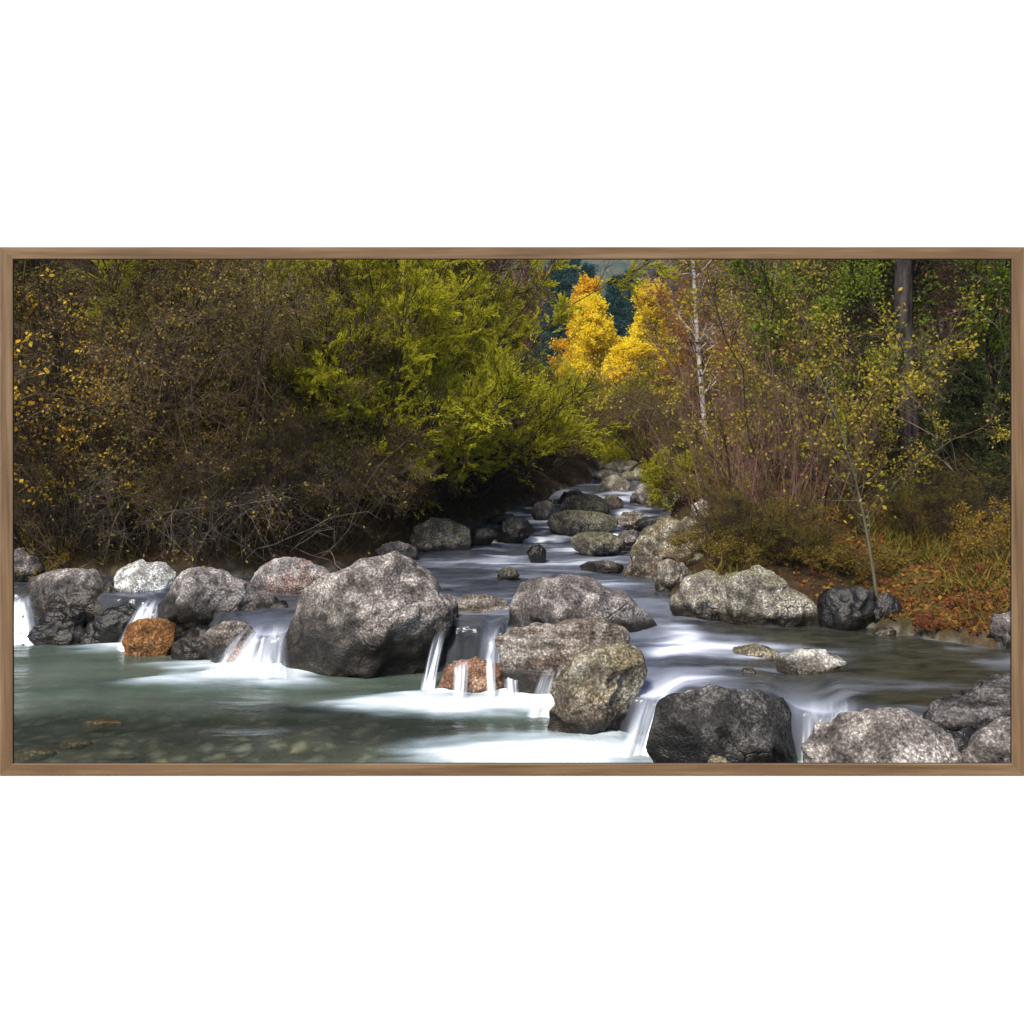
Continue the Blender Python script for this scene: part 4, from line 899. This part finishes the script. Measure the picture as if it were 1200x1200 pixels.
for px, Y, s, rz, lb in [(850, 10.8, .55, .1, 'orange shrub above the triangular rock'), (895, 9.7, .5, 1.2, 'orange shrub just behind the long pale boulder'), (935, 9.0, .5, 2.3, 'small orange shrub right of the long pale boulder'), (1185, 8.3, .6, 3.1, 'orange shrub against the right edge'),
                         ]:
    put('orangeshrub', 'orange_shrub', lb, 'shrub', px, Y, s, rz, GO)
put('greenshrub', 'olive_shrub', 'olive shrub at the water behind the triangular rock', 'shrub', 812, 13.2, .85, .5)
for px, Y, s, rz, lb in [(848, 9.2, .34, .2, 'low olive yellow undergrowth right behind the fissured mossy boulder'), (900, 8.75, .30, 1.4, 'low olive yellow undergrowth behind the middle of the long pale boulder'), (948, 8.6, .28, 2.8, 'low olive yellow undergrowth left of the dark purple grey rock'), (1000, 8.5, .30, 4.0, 'low olive yellow undergrowth behind the dark purple grey rock')]:
    put('undergrowth', 'undergrowth_shrub', lb, 'shrub', px, Y, s, rz, 'undergrowth on the right bank', 0, s*1.4)
put('greenshrub', 'grass_tuft', 'bright green tuft below the knobbly grey rock', 'tuft', 787, 8.75, .16, .5, None, .0)
for px, Y, s, rz, lb in [(1090, 7.45, 0.38, .2, 'low red leaved shrub at the water edge'), (1130, 7.5, 0.35, 1.4, 'low red leaved shrub nearest the grey rock at the right edge'), (1150, 8.0, 0.40, 2.5, 'red leaved shrub higher on the bank at right')]:
    put('redshrub', 'red_shrub', lb, 'shrub', px, Y, s, rz, 'red shrubs on the right shore')

# ------------------------------------------------------------------ loose stuff
def scatter_leaves():
    rng = np.random.default_rng(77)
    n = 40000
    u = rng.random(n); y = 7.0+7.5*u**1.4; x = axis_x(y)+.5+rng.random(n)*(.62*y+1.0)
    z, d, ins, left = ground_z(x, y, True)
    ok = (~ins) & (~left) & (d > .03) & (rng.random(n) < .10+.9*sstep(2.1, 3.6, x))
    p = np.stack([x, y, z+.012], -1)[ok]; m = len(p)
    dr = rng.normal(size=(m, 3)); dr[:, 2] = np.abs(dr[:, 2])*.45
    V, Fc = leafquads(rng, p, dr, .042, .03, 1.0)
    mt = leaf_mat('fallen_leaves', [(.10, .045, .018), (.21, .088, .022), (.16, .05, .026), (.29, .17, .035), (.07, .042, .02), (.10, .09, .022)], .2)
    tag(obj('fallen_leaves', mesh_np('fallen_leaves', V, Fc, mt, False)), 'carpet of orange and red fallen leaves on the right bank', 'leaves', kind='stuff')
    n = 26000
    y = 9.8+7*rng.random(n)**1.3; x = axis_x(y)-.2-rng.random(n)*(.62*y+1.5)
    z, d, ins, left = ground_z(x, y, True)
    ok = (~ins) & left & (d > .04)
    p = np.stack([x, y, z-.02], -1)[ok]; m = len(p)
    dr = rng.normal(size=(m, 3))*.7; dr[:, 2] = .7
    V, Fc = leafquads(rng, p, dr, .26, .012, 0)
    mt = leaf_mat('dry_grass', [(.03, .021, .012), (.07, .048, .022), (.10, .07, .03), (.045, .04, .015)], .25)
    tag(obj('dry_grass', mesh_np('dry_grass', V, Fc, mt, False)), 'dry brown grass and litter under the left bushes', 'grass', kind='stuff')
    # short grass and weeds on the right shore
    n = 16000
    y = 7.2+5*rng.random(n); x = axis_x(y)+.6+rng.random(n)*(.62*y+.6)
    z, d, ins, left = ground_z(x, y, True)
    pn = np.stack([x, y, x*0], -1)
    ok = (~ins) & (~left) & (d > .03) & (fbm(pn*1.3, 3, 31) > -.05)
    p = np.stack([x, y, z-.01], -1)[ok]; m = len(p)
    dr = rng.normal(size=(m, 3))*.55; dr[:, 2] = .8
    V, Fc = leafquads(rng, p, dr, .19, .010, 0)
    mt = leaf_mat('bank_grass', [(.055, .058, .014), (.12, .115, .022), (.21, .16, .035), (.07, .085, .02)], .3)
    tag(obj('bank_grass', mesh_np('bank_grass', V, Fc, mt, False)), 'short yellowing grass on the right shore', 'grass', kind='stuff')
scatter_leaves()

# ------------------------------------------------------------------ frame and white panel
YF = 1.2
def frame():
    k = YF/F
    x0, x1 = -600*k, 600*k; zt, zb = H+(YH-289.5)*k, H+(YH-908.5)*k
    ix0, ix1 = (15.5-600)*k, (1185-600)*k; it, ib = H+(YH-304)*k, H+(YH-894.5)*k
    t = NT('brown_wood_grain')
    v = t.coord('Object', (1.0, 22, 22))
    n1 = t.noise(v, 5.5, 4, .6, .4)
    n2 = t.noise(t.coord('Object', (1.0, 3, 3)), 5.0, 3, .55)
    c = t.ramp(n1, [(.32, (.115, .070, .036)), (.5, (.182, .113, .060)), (.68, (.255, .168, .095))])
    c = t.mix(t.ramp(n2, [(.48, 0.0), (.66, .55)]), c, (.155, .088, .048))
    c = t.mix(t.ramp(n2, [(.30, .5), (.42, 0.0)]), c, (.12, .09, .055))
    wood = t.end(t.principled(c, .65, t.bump(n1, .15, .002), .25))
    t = NT('dark_inner_edge'); edge = t.end(t.principled((.02, .012, .012), .7))
    cx, cz = (x0+x1)/2, (zt+zb)/2
    root = empty('picture_frame', (cx, YF, zb))
    tag(root, 'narrow brown wood grain frame around the wide river view', 'picture frame')
    th = .003
    def rail(Lo, Li, w, loc, rot):
        # local: x along rail, z across from outer (0) to inner (w), y depth (front -)
        prof = [(0, .0006), (0, -.0006), (.0009, -.0014), (w-.0010, -.0014), (w, -.0008), (w, .0022), (w-.007, .0006)]
        V = []; n = len(prof)
        for sgn in (-1, 1):
            for z, y in prof:
                V.append((sgn*(Lo/2+(Li-Lo)/2*(z/w)), y, z))
        me = bpy.data.meshes.new('rail')
        fs = [[i, (i+1) % n, n+(i+1) % n, n+i] for i in range(n)]+[list(range(n))[::-1], list(range(n, 2*n))]
        me.from_pydata(V, [], fs)
        me.materials.append(wood); me.materials.append(edge)
        for p in me.polygons:
            zc = sum(V[i][2] for i in p.vertices)/len(p.vertices)
            if p.index in (4, 5): p.material_index = 1
        bm = bmesh.new(); bm.from_mesh(me); bmesh.ops.recalc_face_normals(bm, faces=bm.faces); bm.to_mesh(me); bm.free()
        o = obj('rail', me, root); o.location = (loc[0]-cx, 0, loc[1]-zb); o.rotation_euler = (0, rot, 0)
        return o
    Wd, Wi = x1-x0, ix1-ix0; Hd, Hi = zt-zb, it-ib
    rail(Wd, Wi, ib-zb, (cx, zb), 0)
    rail(Wd, Wi, zt-it, (cx, zt), math.pi)
    rail(Hd, Hi, ix0-x0, (x0, cz), math.pi/2)
    rail(Hd, Hi, x1-ix1, (x1, cz), -math.pi/2)
    # white panel with a splayed opening behind the frame
    a = .006; s = .03; T = .024
    o0, o1, oz0, oz1 = x0+a, x1-a, zb+a, zt-a
    X0, X1, Z0, Z1 = -2.0, 2.0, .1, 3.9
    def ring(y, e): return [(o0-e, y, oz0-e), (o1+e, y, oz0-e), (o1+e, y, oz1+e), (o0-e, y, oz1+e)]
    def outer(y): return [(X0, y, Z0), (X1, y, Z0), (X1, y, Z1), (X0, y, Z1)]
    V = outer(YF)+ring(YF, 0)+ring(YF+T, s)+outer(YF+T)
    fs = []
    for i in range(4):
        j = (i+1) % 4
        fs += [[i, j, 4+j, 4+i], [4+i, 4+j, 8+j, 8+i], [8+i, 8+j, 12+j, 12+i], [12+i, 12+j, j, i]]
    me = bpy.data.meshes.new('wall'); me.from_pydata(V, [], fs)
    bm = bmesh.new(); bm.from_mesh(me); bmesh.ops.recalc_face_normals(bm, faces=bm.faces); bm.to_mesh(me); bm.free()
    t = NT('white_paint')
    nz = t.noise(t.coord('Object'), 60, 2)
    me.materials.append(t.end(t.principled((.95, .95, .95), .9, t.bump(nz, .02, .001), .1)))
    o = obj('wall', me); tag(o, 'plain white wall around the framed view', 'wall', kind='structure')
frame()

# ------------------------------------------------------------------ air
def haze():
    t = NT('valley_haze')
    nd = t.n('ShaderNodeVolumePrincipled'); nd.inputs['Color'].default_value = (.72, .82, 1, 1); nd.inputs['Density'].default_value = .0005; nd.inputs['Anisotropy'].default_value = .1
    t.t.links.new(nd.outputs[0], t.out.inputs['Volume'])
    bm = bmesh.new(); bmesh.ops.create_cube(bm, size=1.0)
    me = bpy.data.meshes.new('haze'); bm.to_mesh(me); bm.free(); me.materials.append(t.m)
    o = obj('haze', me, None, (0, 480, 38)); o.scale = (3000, 1000, 88)
    o['kind'] = 'stuff'; o['label'] = 'thin blue haze filling the far valley'
    o['category'] = 'haze'
haze()

# ------------------------------------------------------------------ light, sky, camera
EL, AZ = math.radians(55), math.radians(210)      # sun behind the camera, slightly left
world = bpy.data.worlds.new('World'); SC.world = world; world.use_nodes = True
wt = world.node_tree; wt.nodes.clear()
sky = wt.nodes.new('ShaderNodeTexSky'); sky.sky_type = 'NISHITA'; sky.sun_disc = False
sky.sun_elevation = EL; sky.sun_rotation = AZ; sky.dust_density = 2.0
bg = wt.nodes.new('ShaderNodeBackground'); bg.inputs[1].default_value = .05
wo = wt.nodes.new('ShaderNodeOutputWorld')
wt.links.new(sky.outputs[0], bg.inputs[0]); wt.links.new(bg.outputs[0], wo.inputs[0])
sd = bpy.data.lights.new('sun', 'SUN'); sd.energy = 1.5; sd.angle = math.radians(11); sd.color = (1, .93, .83)
so = bpy.data.objects.new('sun', sd); link(so)
sdir = Vector((math.sin(AZ)*math.cos(EL), math.cos(AZ)*math.cos(EL), math.sin(EL)))
so.rotation_euler = (-sdir).to_track_quat('-Z', 'Y').to_euler(); so.location = sdir*30

cd = bpy.data.cameras.new('camera'); cd.sensor_width = 36; cd.lens = 36*F/1200
cd.shift_y = (YH-600)/1200; cd.clip_start = .05; cd.clip_end = 3000
co = bpy.data.objects.new('camera', cd); link(co); co.location = (0, 0, H); co.rotation_euler = (math.radians(90), 0, 0)
SC.camera = co

SC.render.engine = 'CYCLES'
c = SC.cycles
c.max_bounces = 6; c.diffuse_bounces = 3; c.glossy_bounces = 3; c.transmission_bounces = 3; c.transparent_max_bounces = 8
c.caustics_reflective = False; c.caustics_refractive = False
c.use_denoising = True; c.sample_clamp_indirect = 4
vs = SC.view_settings
vs.view_transform = 'Standard'; vs.look = 'None'; vs.gamma = 1; vs.exposure = 1.88; vs.use_curve_mapping = False
